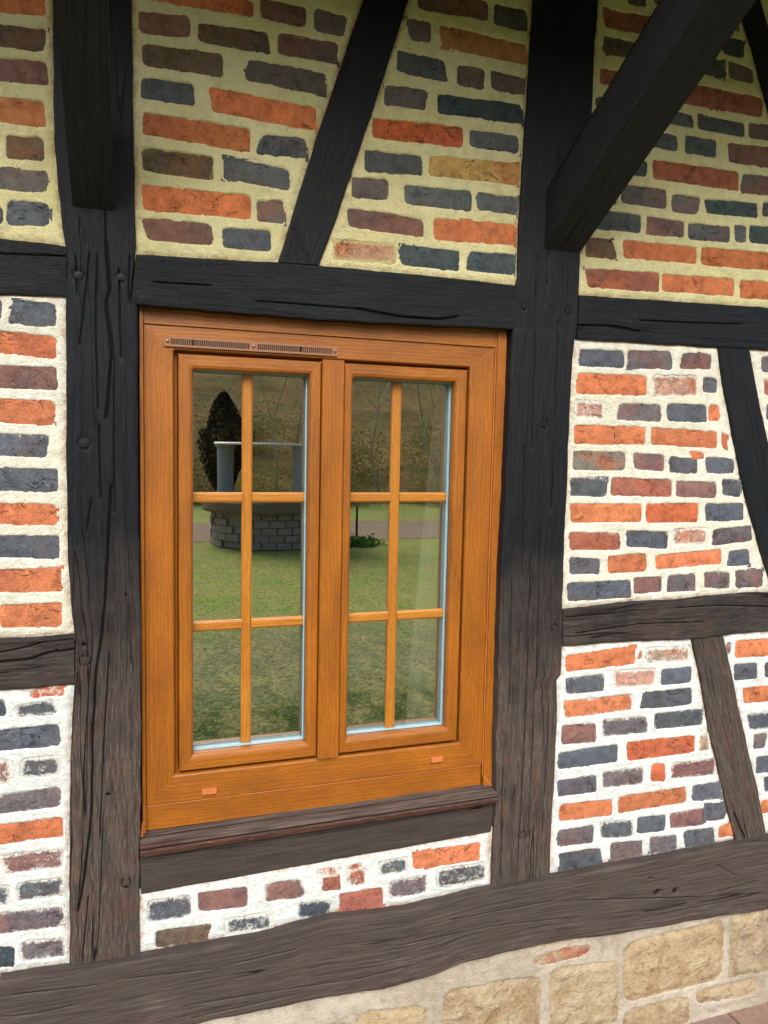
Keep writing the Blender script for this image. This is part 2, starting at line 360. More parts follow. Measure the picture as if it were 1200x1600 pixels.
PAL = dict(O=(202, 124, 86), Q=(190, 102, 72), R=(156, 98, 86), M=(132, 98, 95), P=(106, 100, 106), D=(88, 96, 108), K=(66, 78, 90), B=(106, 92, 82),
           G=(126, 127, 116), W=(186, 146, 134), V=(178, 152, 134), T=(186, 154, 104), Y=(184, 132, 92))
def cornerj():
    j = rng.normal(0, .0010, (4, 2)) + .0010 * np.array([(-1, 1), (1, 1), (1, -1), (-1, -1)])
    if rng.random() < .22: i = rng.integers(4); j[i, 0] += rng.uniform(.004, .013) * (1 if i in (0, 3) else -1)
    return j
def panel(name, poly, bricks, parent, mortar, brickm, ym, label, seed, auto=None, stone=False, smear=.25, res=.003, top=False, dark=1.0):
    q = pts(poly); x0, z0 = q.min(0) - .014; x1, z1 = q.max(0) + .014
    nx, nz = int((x1 - x0) / res) + 1, int((z1 - z0) / res) + 1
    xs = np.linspace(x0, x1, nx); zs = np.linspace(z1, z0, nz); X, Z = np.meshgrid(xs, zs)
    dpoly = segd(X, Z, np.vstack([q, q[:1]])); ins = inside(X, Z, q); e = np.where(ins, dpoly, -dpoly)
    mask = e > -.014
    wx = .0022 * fbm(X * 55, Z * 55, 4, seed); rag = .0011 * fbm(X * 210, Z * 210, 2, seed + 3)
    h = .0022 * fbm(X * 18, Z * 30, 4, seed + 6) + .0008 * fbm(X * 120, Z * 120, 3, seed + 7)
    h -= .004 * np.exp(-np.clip(e, 0, 1) / .006)
    dip = np.zeros(X.shape); mb = MB(); quads = []
    for bl in bricks:
        ox, oy, sc, rows = bl
        for (a, b, yl, yr, hh, c) in rows:
            tl = (ox + a / sc, oy + yl / sc); tr_ = (ox + b / sc, oy + yr / sc); h2 = hh / sc
            quads.append((pts([tl, tr_, (tr_[0], tr_[1] + h2), (tl[0], tl[1] + h2)], ym) + cornerj(), c))
    if auto:                                               # rows that carry on outside the picture
        cx = [(qq[:, 0].min(), qq[:, 0].max(), qq[:, 1].min(), qq[:, 1].max()) for qq, _ in quads]
        pitch = auto; z = z0 + .05
        while z < z1:
            x = x0 + random.uniform(-.1, 0)
            while x < x1:
                l = random.choice([.08, .1, .16, .17]); b = (x, x + l, z, z + .045)
                px_ = RC @ np.array([(b[0] + b[1]) / 2, EYE - (b[2] + b[3]) / 2, DIST]); px_ = (600 + F * px_[0] / px_[2], 800 + F * px_[1] / px_[2])
                if not (-45 < px_[0] < 1245 and -30 < px_[1] < 1630) and inside(np.array([b[0], b[1]]), np.array([b[2], b[3]]), q).all() and not any(b[0] < c_[1] + .012 and b[1] > c_[0] - .012 and b[2] < c_[3] + .008 and b[3] > c_[2] - .008 for c_ in cx):
                    quads.append((np.array([(b[0], b[3]), (b[1], b[3]), (b[1], b[2]), (b[0], b[2])]), random.choice('OOQRMPDDDKPB')))
                x += l + .018
            z += pitch
    for qi, (qq, c) in enumerate(quads):
        if not inside(np.array([qq[:, 0].mean()]), np.array([qq[:, 1].mean()]), q)[0]:
            dd = segd(np.array([qq[:, 0].mean()]), np.array([qq[:, 1].mean()]), np.vstack([q, q[:1]]))[0]
            if dd > .05: continue
        def sdist(XX, ZZ):
            kk = .0032 if not stone else .012; t = 0
            for i in range(4):
                a, b = qq[i], qq[(i + 1) % 4]; L = np.hypot(*(b - a))
                d = ((b[0] - a[0]) * (ZZ - a[1]) - (b[1] - a[1]) * (XX - a[0])) / L
                t = t + np.exp(-np.clip(-d, -.05, .3) / kk)
            return -kk * np.log(t)                         # >0 inside
        mr_ = .02
        i0, i1 = np.searchsorted(xs, [qq[:, 0].min() - mr_, qq[:, 0].max() + mr_])
        j0, j1 = nz - np.searchsorted(zs[::-1], [qq[:, 1].max() + mr_, qq[:, 1].min() - mr_])
        if i1 - i0 > 1 and j1 - j0 > 1:
            sl = np.s_[j0:j1, i0:i1]; d = sdist(X[sl], Z[sl]) + wx[sl] * (2 if stone else 1) + rag[sl]
            dip[sl] = np.maximum(dip[sl], ss(d / .0045 + .42))
        # the brick itself
        wq = np.hypot(*(qq[1] - qq[0])); hq = np.hypot(*(qq[3] - qq[0])); o = .006
        n, m = max(4, int(wq / .0035)), max(4, int(hq / .0035))
        u = np.linspace(-o / wq, 1 + o / wq, n)[None, :]; v = np.linspace(-o / hq, 1 + o / hq, m)[:, None]
        BX = (qq[0][0] * (1 - u) + qq[1][0] * u) * (1 - v) + (qq[3][0] * (1 - u) + qq[2][0] * u) * v
        BZ = (qq[0][1] * (1 - u) + qq[1][1] * u) * (1 - v) + (qq[3][1] * (1 - u) + qq[2][1] * u) * v
        se = sdist(BX, BZ); amp = .0042 if stone else .0017
        bh = amp * fbm(BX * (24 if stone else 42), BZ * (24 if stone else 42), 4, seed + qi) + .0007 * fbm(BX * 160, BZ * 160, 2, seed + 2)
        bh = bh * ss(np.clip(se, 0, 1) / .006 + .1)
        bh += (.006 if stone else .0012) * ss(se / (.02 if stone else .008)) + random.uniform(-.0006, .0008)
        tilt = random.uniform(-.0008, .0008); bh = bh + tilt * (u * 2 - 1)
        base = np.array(rgb(*(PAL[c] if isinstance(c, str) else c)))
        j = random.uniform(.86, 1.14); hu = np.array([random.uniform(.95, 1.05), 1, random.uniform(.93, 1.07), 1])
        col = base * j * hu; col[3] = 1
        nu = fbm(BX * 16, BZ * 22, 3, seed + 50 + qi)[..., None]
        if not stone:
            alt = np.array(rgb(*{'M': (92, 80, 88), 'D': (98, 88, 94), 'P': (128, 92, 88), 'K': (62, 84, 92), 'B': (126, 92, 70)}.get(c, (176, 104, 76)))) if isinstance(c, str) else col
            cc = col[None, None, :] * (1 - np.clip(nu * 1.3, 0, .75)) + alt[None, None, :] * np.clip(nu * 1.3, 0, .75)
        else:
            cc = col[None, None, :] * (1 + .15 * nu)
        cc = cc * np.ones(BX.shape + (1,)); cc[..., 3] = 1
        if brickm is M_BRICK_T: cc = cc * np.array([1.02, 1.0, .9, 1])  # yellow-green light on the upper panels tinted into the brick colour
        sm = smear * random.uniform(.2, 1.3) + (.45 if c in ('W', 'V') else 0) - (.12 if c in 'OQTY' else 0) if isinstance(c, str) else 0
        mb.grid(BX, ym + .0019 - bh, BZ, 1, bcol=cc, smear=np.full(BX.shape, max(0, sm)), edge=np.clip(se, 0, 1))
    Y = ym - h + dip * (.0085 if not stone else .012)
    mb.grid(X, Y, Z, 0, mask=mask, edge=np.clip(e, 0, 1))
    return mb.build(name, [mortar, brickm], parent, label)

# ================================================================ THE HOUSE
house = empty('timber_framed_house')
tag(house, 'half timbered house wall with brick infill, blackened oak beams and a golden brown window', 'house')
TOPZ, RX, LX = 2.93, 2.75, -1.0

LPA = ext([(82, 0), (83, 120), (84, 220), (92, 300), (98, 360), (102, 385), (102, 440), (103, 560), (103.5, 700), (106, 870), (112, 960), (117, 1000), (117, 1050), (113, 1120), (109, 1200), (109, 1300), (108, 1400), (109, 1508)], TOPZ)
LPB = ext([(206, 0), (207, 100), (209, 200), (211, 300), (213, 385), (211, 400), (204, 472), (215, 476), (215, 600), (216, 780), (218, 900), (220, 1000), (220, 1100), (220, 1250), (217, 1340), (218, 1400), (218, 1491)], TOPZ)
timber('post', LPA, LPB, house, seed=1, label='wide cracked oak post left of the window', holes=[(169, 1243, .004), (131, 1008, .004), (197, 930, .002)],
       cracks=[(.0026, [(166, 380), (172, 455), (166, 480), (172, 520), (176, 550), (171, 605), (166, 655)]), [(155, 665), (158, 780)], (.0024, [(174, 760), (170, 845), (164, 950), (157, 1010), (150, 1048), (145, 1150), (143, 1270), (133, 1368), (122, 1425)]),
               [(171, 1022), (168, 1070), (163, 1150), (156, 1310)], [(138, 1400), (129, 1504)], [(140, 395), (130, 500), (124, 540)], [(143, 780), (136, 830)], [(203, 400), (201, 440), (203, 470)], [(165, 330), (166, 380)], [(118, 400), (121, 460)], [(186, 420), (190, 560)],
               [(178, 560), (179, 800)], [(152, 400), (150, 520), (154, 640)]])
RPA = ext([(835, 0), (833, 33), (825, 160), (818, 253), (813, 333), (810, 433), (807, 446), (805.5, 512), (802, 516), (796, 630), (790, 780), (784, 880), (779, 1060), (776, 1180), (776, 1234), (772, 1300), (768, 1385)], TOPZ)
RPB = ext([(935, 0), (933, 33), (928, 100), (925, 183), (916, 280), (908, 367), (905, 460), (902, 522), (899, 532), (895, 587), (889, 704), (885, 806), (879, 952), (879, 1010), (877.5, 1055), (871, 1064), (871, 1130), (867, 1220), (861, 1310), (859.5, 1367)], TOPZ)
timber('post', RPA, RPB, house, seed=2, label='oak post between the window and the right brick panels', holes=[(867, 979, .004)],
       cracks=[[(857, 393), (855, 440), (850, 480)], [(838, 400), (836, 560), (832, 700)], [(872, 500), (866, 700), (862, 800)], [(820, 700), (816, 900)], [(846, 820), (838, 1080)], [(800, 900), (797, 1100)], [(826, 1000), (818, 1200), (810, 1350)], [(858, 1100), (848, 1300)], [(786, 1200), (782, 1370)]])
timber('rail', extx([(0, 372), (60, 378), (103, 385)], LX), extx([(0, 459), (50, 461), (104, 462)], LX), house, seed=3, label='short black rail at upper left', cracks=[[(0, 396), (50, 398), (100, 400)]])
timber('rail', extx([(0, 999), (60, 996), (116, 992)], LX), extx([(0, 1079), (60, 1075), (116, 1070)], LX), house, seed=4, label='grey brown rail at lower left', cracks=[(.0024, [(0, 1035), (50, 1030), (75, 1020), (115, 1015)]), [(0, 1020), (40, 1012), (70, 1003)]])
timber('lintel', [(212.5, 397), (300, 402), (435, 410), (505, 415), (600, 424), (700, 434), (809, 446)], [(205, 474), (300, 483), (500, 499), (650, 507), (806, 514)], house, seed=5, label='black beam over the window',
       cracks=[(.0022, [(559, 482), (600, 490), (628, 495), (688, 499), (715, 495)]), [(560, 483), (480, 476), (400, 470)], [(240, 440), (330, 446)]], rough=.7)
timber('rail', extx([(905.5, 461), (1000, 467), (1200, 480)], RX, False), extx([(902, 529), (1000, 535), (1124, 542), (1200, 547)], RX, False), house, seed=6, label='black rail at upper right',
       cracks=[(.002, [(904, 508), (960, 509), (1000, 518)]), [(1000, 500), (1080, 504), (1160, 506)]], rough=.8)
timber('rail', extx([(880, 953), (930, 947), (990, 939.5), (1050, 938), (1110, 931), (1164, 926.6), (1200, 926)], RX, False), extx([(880, 1010), (960, 1004), (1020, 1001), (1080, 998.6), (1140, 992), (1200, 986)], RX, False), house, seed=7, label='rough brown rail at mid right',
       cracks=[[(1060, 950), (1120, 946), (1200, 948)], [(885, 965), (960, 958)], [(900, 990), (1000, 975), (1100, 972)]], rough=1.3)
timber('brace', ext([(568, 0), (520, 141), (493, 221), (467, 304), (435, 409)], TOPZ), ext([(638.5, 0), (613, 81), (580, 180), (550, 270), (520, 360), (499, 414)], TOPZ), house, seed=8, label='slanting black brace above the window', cracks=[[(459, 357), (470, 380), (483, 402)]], rough=.6)
timber('brace', ext([(1155, 0), (1177, 73), (1200, 160), (1290, 484)], TOPZ), ext([(1189, 0), (1235, 150), (1330, 486)], TOPZ), house, seed=9, label='black brace in the upper right corner', rough=.6)
timber('brace', [(1124, 543), (1131.5, 599), (1142, 652), (1159, 742), (1174, 803), (1198.5, 888), (1210, 925)], [(1172, 546), (1179.6, 587), (1188, 631), (1198.5, 681), (1240, 850), (1262, 922)], house, seed=10, label='black brace at right between two rails', rough=.8)
timber('brace', [(1083, 999.5), (1095, 1055), (1110, 1145), (1128, 1220), (1140, 1274), (1150.5, 1314)], [(1131, 994.5), (1149, 1076), (1167, 1160), (1185, 1235), (1198, 1306)], house, seed=11, label='grey brown brace at lower right', cracks=[(.0022, [(1148, 1270), (1155, 1289), (1165, 1310)])])
timber('post', [W((LX - .12, 2.93)), W((LX - .12, .53))], [W((LX + .01, 2.93)), W((LX + .01, .53))], house, seed=24, y=-.003, label='oak post beyond the left edge of the photo')
timber('post', [W((RX - .01, 2.93)), W((RX - .01, .53))], [W((RX + .13, 2.93)), W((RX + .13, .53))], house, seed=25, y=-.003, label='oak corner post beyond the right edge of the photo')
timber('post', [W((2.0, 2.93)), W((2.0, .53))], [W((2.14, 2.93)), W((2.14, .53))], house, seed=23, y=-.003, label='oak post beyond the right edge of the photo')
timber('sill_beam', extx([(0, 1525), (50, 1517), (109, 1509), (217, 1492), (300, 1477), (410, 1457), (510, 1430), (630, 1417), (765, 1385), (861, 1367.5), (1002, 1341), (1149, 1314), (1200, 1304)], RX, False),
       extx([(-6, 1660), (100, 1638), (300, 1594), (487, 1555), (590, 1539), (675, 1515), (715, 1498), (765, 1487), (840, 1469), (937, 1457), (1050, 1439), (1132, 1424), (1200, 1416)], RX, False), house, mat=M_SILLW, seed=12, y=-.02, depth=.11, rough=1.9,
       label='long weathered grey sill beam under the brick panels', holes=[(1020, 1388, .009), (1048, 1386, .009), (1009, 1366, .004)],
       cracks=[[(0, 1579), (52, 1575), (120, 1560)], [(300, 1560), (420, 1540), (560, 1520), (640, 1500)], [(620, 1470), (760, 1440), (900, 1425)], [(1110, 1345), (1140, 1362)], [(200, 1520), (330, 1505), (460, 1475)], [(700, 1430), (860, 1400)], [(20, 1545), (150, 1530)], [(900, 1400), (1080, 1395), (1180, 1370)], [(300, 1580), (460, 1545)]])
timber('rail', [(219, 1330), (350, 1312), (500, 1287), (620, 1267), (775, 1240)], [(220.5, 1399.5), (375, 1372), (600, 1332), (768, 1302)], house, mat=M_RAILD, seed=13, y=.004, label='smooth dark brown rail under the window sill', rough=.35, edge_w=.5)

# ---- brick panels (each row: x0, x1, top-left y, top-right y, height, colour, measured in an enlarged crop: offset x, y, scale)
xl = lambda l, Z: ext(l, Z)[0]
tl1 = [(0, 0, 4, [(-200, 272, -70, -40, 125, 'O'), (-200, 275, 130, 190, 130, 'B'), (-200, 290, 350, 390, 130, 'M'), (-200, 275, 585, 645, 140, 'Y'), (45, 270, 845, 860, 138, 'B'), (-200, -30, 840, 845, 130, 'D'), (-200, 285, 1045, 1080, 120, 'P'), (-200, 10, 1285, 1290, 100, 'D'), (55, 305, 1260, 1275, 135, 'D')])]
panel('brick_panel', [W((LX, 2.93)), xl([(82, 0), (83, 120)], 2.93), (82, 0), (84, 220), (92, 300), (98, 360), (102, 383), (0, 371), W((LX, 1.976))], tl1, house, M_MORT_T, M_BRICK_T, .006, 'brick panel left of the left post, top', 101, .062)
tl2 = [(200, 0, 3.75, [(130, 732, -108, 5, 95, 'O'), (782, 1040, -5, 45, 108, 'M'), (1098, 1275, 60, 95, 115, 'P'),
    (65, 360, 65, 100, 115, 'M'), (415, 830, 130, 200, 110, 'B'), (882, 1222, 198, 258, 112, 'M'), (82, 550, 258, 325, 118, 'B'), (690, 1147, 345, 432, 115, 'P'),
    (82, 388, 455, 495, 120, 'D'), (480, 1095, 515, 630, 130, 'O'), (88, 715, 660, 765, 120, 'O'), (757, 1032, 785, 815, 108, 'D'), (88, 498, 868, 925, 128, 'B'), (565, 940, 930, 1000, 110, 'D'),
    (88, 715, 1095, 1155, 122, 'O'), (760, 910, 1175, 1180, 118, 'P'), (88, 488, 1285, 1320, 115, 'M'), (560, 835, 1335, 1355, 112, 'D')])]
b1a, b1b = [(568, 0), (520, 141)], [(638.5, 0), (613, 81)]
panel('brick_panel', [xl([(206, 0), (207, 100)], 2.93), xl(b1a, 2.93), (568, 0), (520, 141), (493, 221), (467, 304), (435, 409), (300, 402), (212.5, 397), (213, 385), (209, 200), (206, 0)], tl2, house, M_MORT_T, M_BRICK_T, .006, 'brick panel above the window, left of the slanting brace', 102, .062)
tm = [(490, 0, 3.333, [(545, 908, -55, 10, 92, 'M'), (948, 1115, 22, 60, 105, 'D'), (485, 612, 98, 115, 100, 'P'), (662, 1105, 140, 235, 95, 'Y'), (440, 702, 262, 325, 103, 'D'), (752, 888, 338, 362, 98, 'P'), (928, 1090, 366, 402, 95, 'P'),
    (375, 580, 445, 472, 95, 'P'), (650, 1080, 495, 548, 92, 'K'), (312, 778, 612, 665, 98, 'Q'), (820, 1068, 675, 712, 82, 'D'), (270, 565, 785, 815, 97, 'D'), (608, 1060, 815, 860, 98, 'T'),
    (205, 388, 925, 942, 98, 'P'), (478, 818, 970, 1000, 92, 'D'), (858, 1058, 1006, 1030, 85, 'D'), (180, 570, 1085, 1145, 90, 'M'), (630, 1045, 1145, 1172, 102, 'O'),
    (108, 425, 1245, 1275, 98, 'W'), (455, 758, 1278, 1312, 98, 'K'), (792, 1040, 1315, 1332, 92, 'K')])]
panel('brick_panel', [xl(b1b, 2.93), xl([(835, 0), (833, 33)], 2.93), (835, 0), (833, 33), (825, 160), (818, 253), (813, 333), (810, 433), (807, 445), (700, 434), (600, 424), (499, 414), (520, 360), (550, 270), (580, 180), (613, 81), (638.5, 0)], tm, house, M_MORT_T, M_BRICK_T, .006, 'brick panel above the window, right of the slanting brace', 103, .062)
tr_ = [(800, 0, 3, [(540, 625, -30, -10, 40, 'D'), (665, 720, -35, -15, 45, 'M'), (437, 720, 45, 90, 78, 'R'), (432, 640, 172, 215, 72, 'P'), (418, 560, 320, 345, 70, 'R'), (400, 480, 455, 470, 40, 'D'),
    (960, 1055, 40, 75, 62, 'D'), (990, 1085, 168, 190, 75, 'K'), (880, 950, 150, 175, 60, 'K'), (880, 995, 262, 290, 72, 'D'), (1020, 1132, 290, 320, 70, 'P'), (780, 1172, 385, 460, 85, 'R'),
    (660, 850, 498, 535, 62, 'D'), (882, 1088, 540, 580, 62, 'D'), (1115, 1260, 572, 595, 70, 'P'), (600, 775, 608, 640, 68, 'D'), (818, 958, 638, 662, 74, 'D'), (1018, 1260, 672, 700, 85, 'M'),
    (500, 635, 735, 755, 75, 'K'), (662, 1060, 752, 808, 80, 'R'), (1080, 1260, 820, 835, 80, 'P'), (420, 490, 885, 900, 58, 'M'), (515, 722, 865, 892, 85, 'P'), (752, 888, 910, 925, 80, 'P'), (905, 1150, 935, 955, 62, 'K'), (1180, 1400, 950, 965, 62, 'D'),
    (390, 602, 985, 1010, 80, 'D'), (635, 805, 1022, 1040, 72, 'M'), (828, 1018, 1047, 1065, 70, 'D'), (1045, 1095, 1057, 1062, 72, 'D'), (1118, 1260, 1060, 1070, 75, 'K'), (352, 490, 1120, 1130, 80, 'B'),
    (525, 862, 1127, 1160, 76, 'O'), (890, 1260, 1160, 1190, 80, 'O'), (347, 688, 1260, 1285, 82, 'R'), (708, 1040, 1285, 1310, 75, 'O'), (1072, 1300, 1315, 1330, 80, 'O')])]
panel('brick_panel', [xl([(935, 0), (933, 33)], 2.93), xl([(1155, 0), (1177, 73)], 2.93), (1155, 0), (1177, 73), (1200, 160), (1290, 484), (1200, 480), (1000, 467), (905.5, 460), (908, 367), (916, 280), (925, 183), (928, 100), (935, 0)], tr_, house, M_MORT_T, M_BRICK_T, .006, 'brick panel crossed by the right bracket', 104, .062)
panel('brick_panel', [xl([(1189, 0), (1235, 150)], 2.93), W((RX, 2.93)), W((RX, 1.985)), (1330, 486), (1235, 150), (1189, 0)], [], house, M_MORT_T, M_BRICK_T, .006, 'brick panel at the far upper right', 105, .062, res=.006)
lm = [(0, 380, 4, [(55, 345, 365, 385, 130, 'D'), (-150, 0, 350, 355, 120, 'D'), (-200, 340, 535, 592, 125, 'O'), (-200, 348, 760, 785, 125, 'M'), (-200, 335, 968, 995, 138, 'O'), (-200, 310, 1190, 1215, 118, 'D'), (-200, 355, 1405, 1415, 130, 'D')]),
      (0, 760, 4, [(-200, 352, 105, 118, 112, 'O'), (-200, 365, 308, 318, 126, 'D'), (-200, 380, 525, 515, 136, 'O'), (2, 385, 750, 735, 130, 'O'), (-200, -30, 760, 755, 120, 'O')])]
panel('brick_panel', [W((LX, 1.876)), (0, 459), (50, 461), (104, 462), (103, 560), (103.5, 700), (106, 870), (112, 960), (116, 992), (60, 996), (0, 999), W((LX, 1.216))], lm, house, M_MORT_M, M_BRICK_L, .006, 'brick panel left of the left post, middle', 106, .062, smear=.22)
ll = [(0, 1050, 5, [(240, 495, 148, 132, 42, 'Q'), (-150, 35, 225, 220, 130, 'K'), (130, 445, 255, 222, 100, 'D'), (-200, 465, 480, 420, 155, 'D'), (-200, 90, 700, 695, 180, 'M'), (165, 470, 685, 662, 145, 'D'), (-200, 465, 1000, 910, 138, 'P'), (-200, 480, 1225, 1145, 135, 'O'), (5, 490, 1440, 1390, 140, 'M')]),
      (0, 1280, 5, [(-200, 75, 540, 530, 140, 'D'), (145, 480, 505, 462, 132, 'D'), (-200, 480, 770, 693, 140, 'P'), (-200, 103, 1020, 1008, 140, 'K'), (160, 495, 970, 935, 138, 'P')])]
panel('brick_panel', [W((LX, 1.11)), (0, 1079), (60, 1075), (116, 1070), (113, 1120), (109, 1200), (108, 1400), (109, 1509), (50, 1517), (0, 1525), W((LX, .53))], ll, house, M_MORT_L, M_BRICK_L, .006, 'brick panel left of the left post, bottom', 107, .061, smear=.62)
rm = [(850, 500, 3.4286, [(192, 428, 160, 165, 85, 'D'), (455, 690, 168, 175, 85, 'P'), (728, 895, 180, 185, 75, 'M'), (182, 548, 288, 302, 100, 'O'), (585, 818, 300, 302, 102, 'W'), (855, 928, 308, 315, 76, 'D'),
    (170, 322, 432, 442, 86, 'W'), (392, 625, 450, 458, 82, 'P'), (662, 868, 452, 458, 88, 'D'), (885, 940, 455, 460, 80, 'O'), (168, 542, 568, 577, 90, 'O'), (580, 925, 582, 605, 80, 'O'), (955, 980, 608, 625, 70, 'O'), (785, 855, 704, 712, 26, 'O'),
    (160, 435, 708, 712, 90, 'G'), (478, 643, 714, 725, 85, 'M'), (675, 818, 738, 748, 76, 'D'), (872, 1018, 738, 742, 80, 'D'), (148, 332, 850, 855, 86, 'D'), (362, 685, 848, 858, 88, 'R'), (712, 920, 867, 872, 78, 'M'), (958, 1052, 858, 860, 82, 'D'),
    (145, 525, 990, 990, 92, 'O'), (552, 828, 990, 985, 95, 'Q'), (868, 1070, 990, 985, 88, 'D'), (142, 405, 1140, 1147, 84, 'R'), (445, 663, 1132, 1138, 82, 'D'), (695, 872, 1122, 1118, 80, 'W'), (908, 1115, 1124, 1105, 80, 'P'),
    (142, 300, 1278, 1285, 78, 'D'), (345, 550, 1266, 1258, 90, 'O'), (600, 948, 1265, 1230, 72, 'O'), (982, 1098, 1242, 1232, 74, 'D'), (130, 465, 1412, 1395, 92, 'D'), (485, 628, 1385, 1374, 80, 'M'), (665, 810, 1376, 1365, 82, 'P'), (860, 993, 1355, 1352, 82, 'P'), (1030, 1170, 1350, 1343, 80, 'P')])]
panel('brick_panel', [(902, 529), (1000, 535), (1124, 542), (1131.5, 599), (1142, 652), (1159, 742), (1174, 803), (1198.5, 888), (1210, 926), (1110, 931), (1050, 938), (990, 939.5), (930, 947), (880, 953), (885, 806), (889, 704), (895, 587)], rm, house, M_MORT_M, M_BRICK_L, .006, 'brick panel between the two right rails', 108, smear=.25)
rs = [(850, 500, 3.4286, [(1170, 1400, 195, 202, 80, 'P'), (1185, 1400, 325, 332, 70, 'R'), (1195, 1400, 455, 460, 80, 'D'), (1215, 1400, 590, 595, 80, 'O')])]
panel('brick_panel', [(1172, 546), (1200, 547), W((RX, 1.87)), W((RX, 1.22)), (1262, 922), (1240, 850), (1198.5, 681), (1179.6, 587)], rs, house, M_MORT_M, M_BRICK_L, .006, 'narrow sliver of brick panel at the right edge', 109, .062)
rl = [(840, 920, 3.3333, [(148, 508, 350, 305, 85, 'O'), (522, 542, 320, 315, 42, 'O'), (568, 790, 312, 302, 74, 'V'), (152, 345, 470, 445, 80, 'D'), (398, 615, 430, 415, 84, 'W'), (650, 800, 425, 408, 80, 'D'), (145, 490, 592, 552, 78, 'O'), (542, 800, 547, 518, 80, 'D'),
    (128, 300, 718, 705, 90, 'M'), (345, 572, 690, 668, 80, 'P'), (612, 860, 650, 628, 80, 'D'), (115, 415, 860, 818, 80, 'D'), (470, 815, 807, 765, 86, 'Q'), (845, 893, 765, 760, 82, 'V'), (110, 303, 1000, 975, 80, 'D'), (345, 550, 957, 935, 80, 'P'), (595, 665, 920, 915, 84, 'Q'), (700, 922, 910, 890, 74, 'M'),
    (118, 390, 1127, 1098, 80, 'O'), (425, 772, 1090, 1035, 76, 'O'), (808, 955, 1025, 1012, 78, 'D'), (105, 288, 1262, 1238, 82, 'P'), (330, 495, 1218, 1208, 82, 'D'), (522, 665, 1195, 1180, 80, 'D'), (692, 868, 1172, 1150, 80, 'M'), (875, 978, 1130, 1120, 80, 'D'), (945, 1010, 1240, 1225, 58, 'O'),
    (115, 328, 1382, 1357, 78, 'D'), (382, 545, 1328, 1315, 82, 'P'), (585, 725, 1302, 1285, 78, 'P'), (760, 922, 1270, 1245, 78, 'D')])]
panel('brick_panel', [(880, 1010), (960, 1004), (1020, 1001), (1083, 998.6), (1095, 1055), (1110, 1145), (1128, 1220), (1140, 1274), (1150.5, 1314), (1002, 1341), (861, 1367.5), (861, 1310), (867, 1220), (871, 1130), (871, 1064), (877.5, 1055)], rl, house, M_MORT_L, M_BRICK_L, .006, 'brick panel left of the lower right brace', 110, smear=.42)
rr = [(840, 920, 3.3333, [(1035, 1400, 275, 250, 85, 'O'), (985, 1005, 285, 280, 52, 'M'), (1028, 1142, 400, 390, 76, 'D'), (1185, 1400, 388, 370, 70, 'D'), (1075, 1400, 520, 495, 78, 'O'), (1090, 1330, 657, 635, 80, 'D'), (1128, 1195, 765, 758, 68, 'P'), (1225, 1400, 750, 735, 70, 'D'), (1140, 1350, 880, 865, 76, 'D'), (1180, 1350, 985, 970, 74, 'D'), (1172, 1350, 1105, 1088, 64, 'O'), (1215, 1400, 1215, 1200, 60, 'D')])]
panel('brick_panel', [(1131, 994.5), (1200, 986), W((RX, 1.117)), W((RX, .53)), (1200, 1304), (1198, 1306), (1185, 1235), (1167, 1160), (1149, 1076)], rr, house, M_MORT_L, M_BRICK_L, .006, 'brick panel right of the lower right brace', 111, .061, smear=.42)
bc = [(200, 1200, 2, [(62, 195, 418, 402, 65, 'D'), (222, 370, 390, 373, 60, 'M'), (430, 552, 366, 350, 52, 'M'), (592, 665, 320, 312, 16, 'Q'), (612, 662, 334, 328, 52, 'R'), (682, 732, 307, 296, 18, 'Q'), (688, 742, 322, 314, 52, 'R'), (785, 872, 295, 280, 45, 'D'), (895, 1098, 264, 236, 52, 'O'),
    (88, 260, 512, 488, 50, 'B'), (308, 445, 472, 452, 50, 'D'), (535, 637, 426, 416, 42, 'K'), (665, 797, 397, 375, 55, 'R'), (818, 935, 357, 338, 52, 'P'), (968, 1118, 320, 298, 55, 'D')])]
panel('brick_panel', [(220.5, 1399.5), (375, 1372), (600, 1332), (768, 1302), (768, 1385), (630, 1417), (510, 1430), (410, 1457), (300, 1477), (218, 1492)], bc, house, M_MORT_L, M_BRICK_L, .006, 'low brick panel under the window', 112, smear=.6)
S1, S2, S3 = (154, 136, 110), (162, 146, 120), (150, 136, 114)
pl = [(300, 1300, 1.3333, [(525, 724, 332, 300, 120, S1), (748, 888, 290, 268, 128, S2), (900, 1108, 235, 182, 120, S1), (1122, 1300, 168, 150, 130, S3), (345, 490, 378, 362, 90, S2), (130, 328, 430, 395, 90, S1), (-120, 110, 470, 440, 100, S3), (1050, 1180, 330, 305, 30, S2), (710, 832, 262, 232, 21, (164, 96, 80)), (900, 1035, 375, 340, 60, S3), (740, 880, 425, 400, 60, S3)])]
panel('stone_plinth', [W((LX, .352)), (-6, 1656), (300, 1592), (487, 1553), (675, 1515), (765, 1487), (937, 1457), (1132, 1424), (1200, 1416), W((RX, .31)), W((RX, -.03)), W((LX, -.03))], pl, house, M_MORT_P, M_STONE, -.004, 'sandstone plinth below the sill beam', 113, stone=True, res=.004)

# wall core behind the panels, with the window opening
mb = MB()
mb.box(LX, .018, .085, .30, -.05, 2.93); mb.box(.848, RX, .086, .30, -.05, 2.93); mb.box(.018, .848, .087, .30, 1.885, 2.93); mb.box(.018, .848, .087, .30, -.05, .765)
mb.build('wall_core', M_CORE, house)

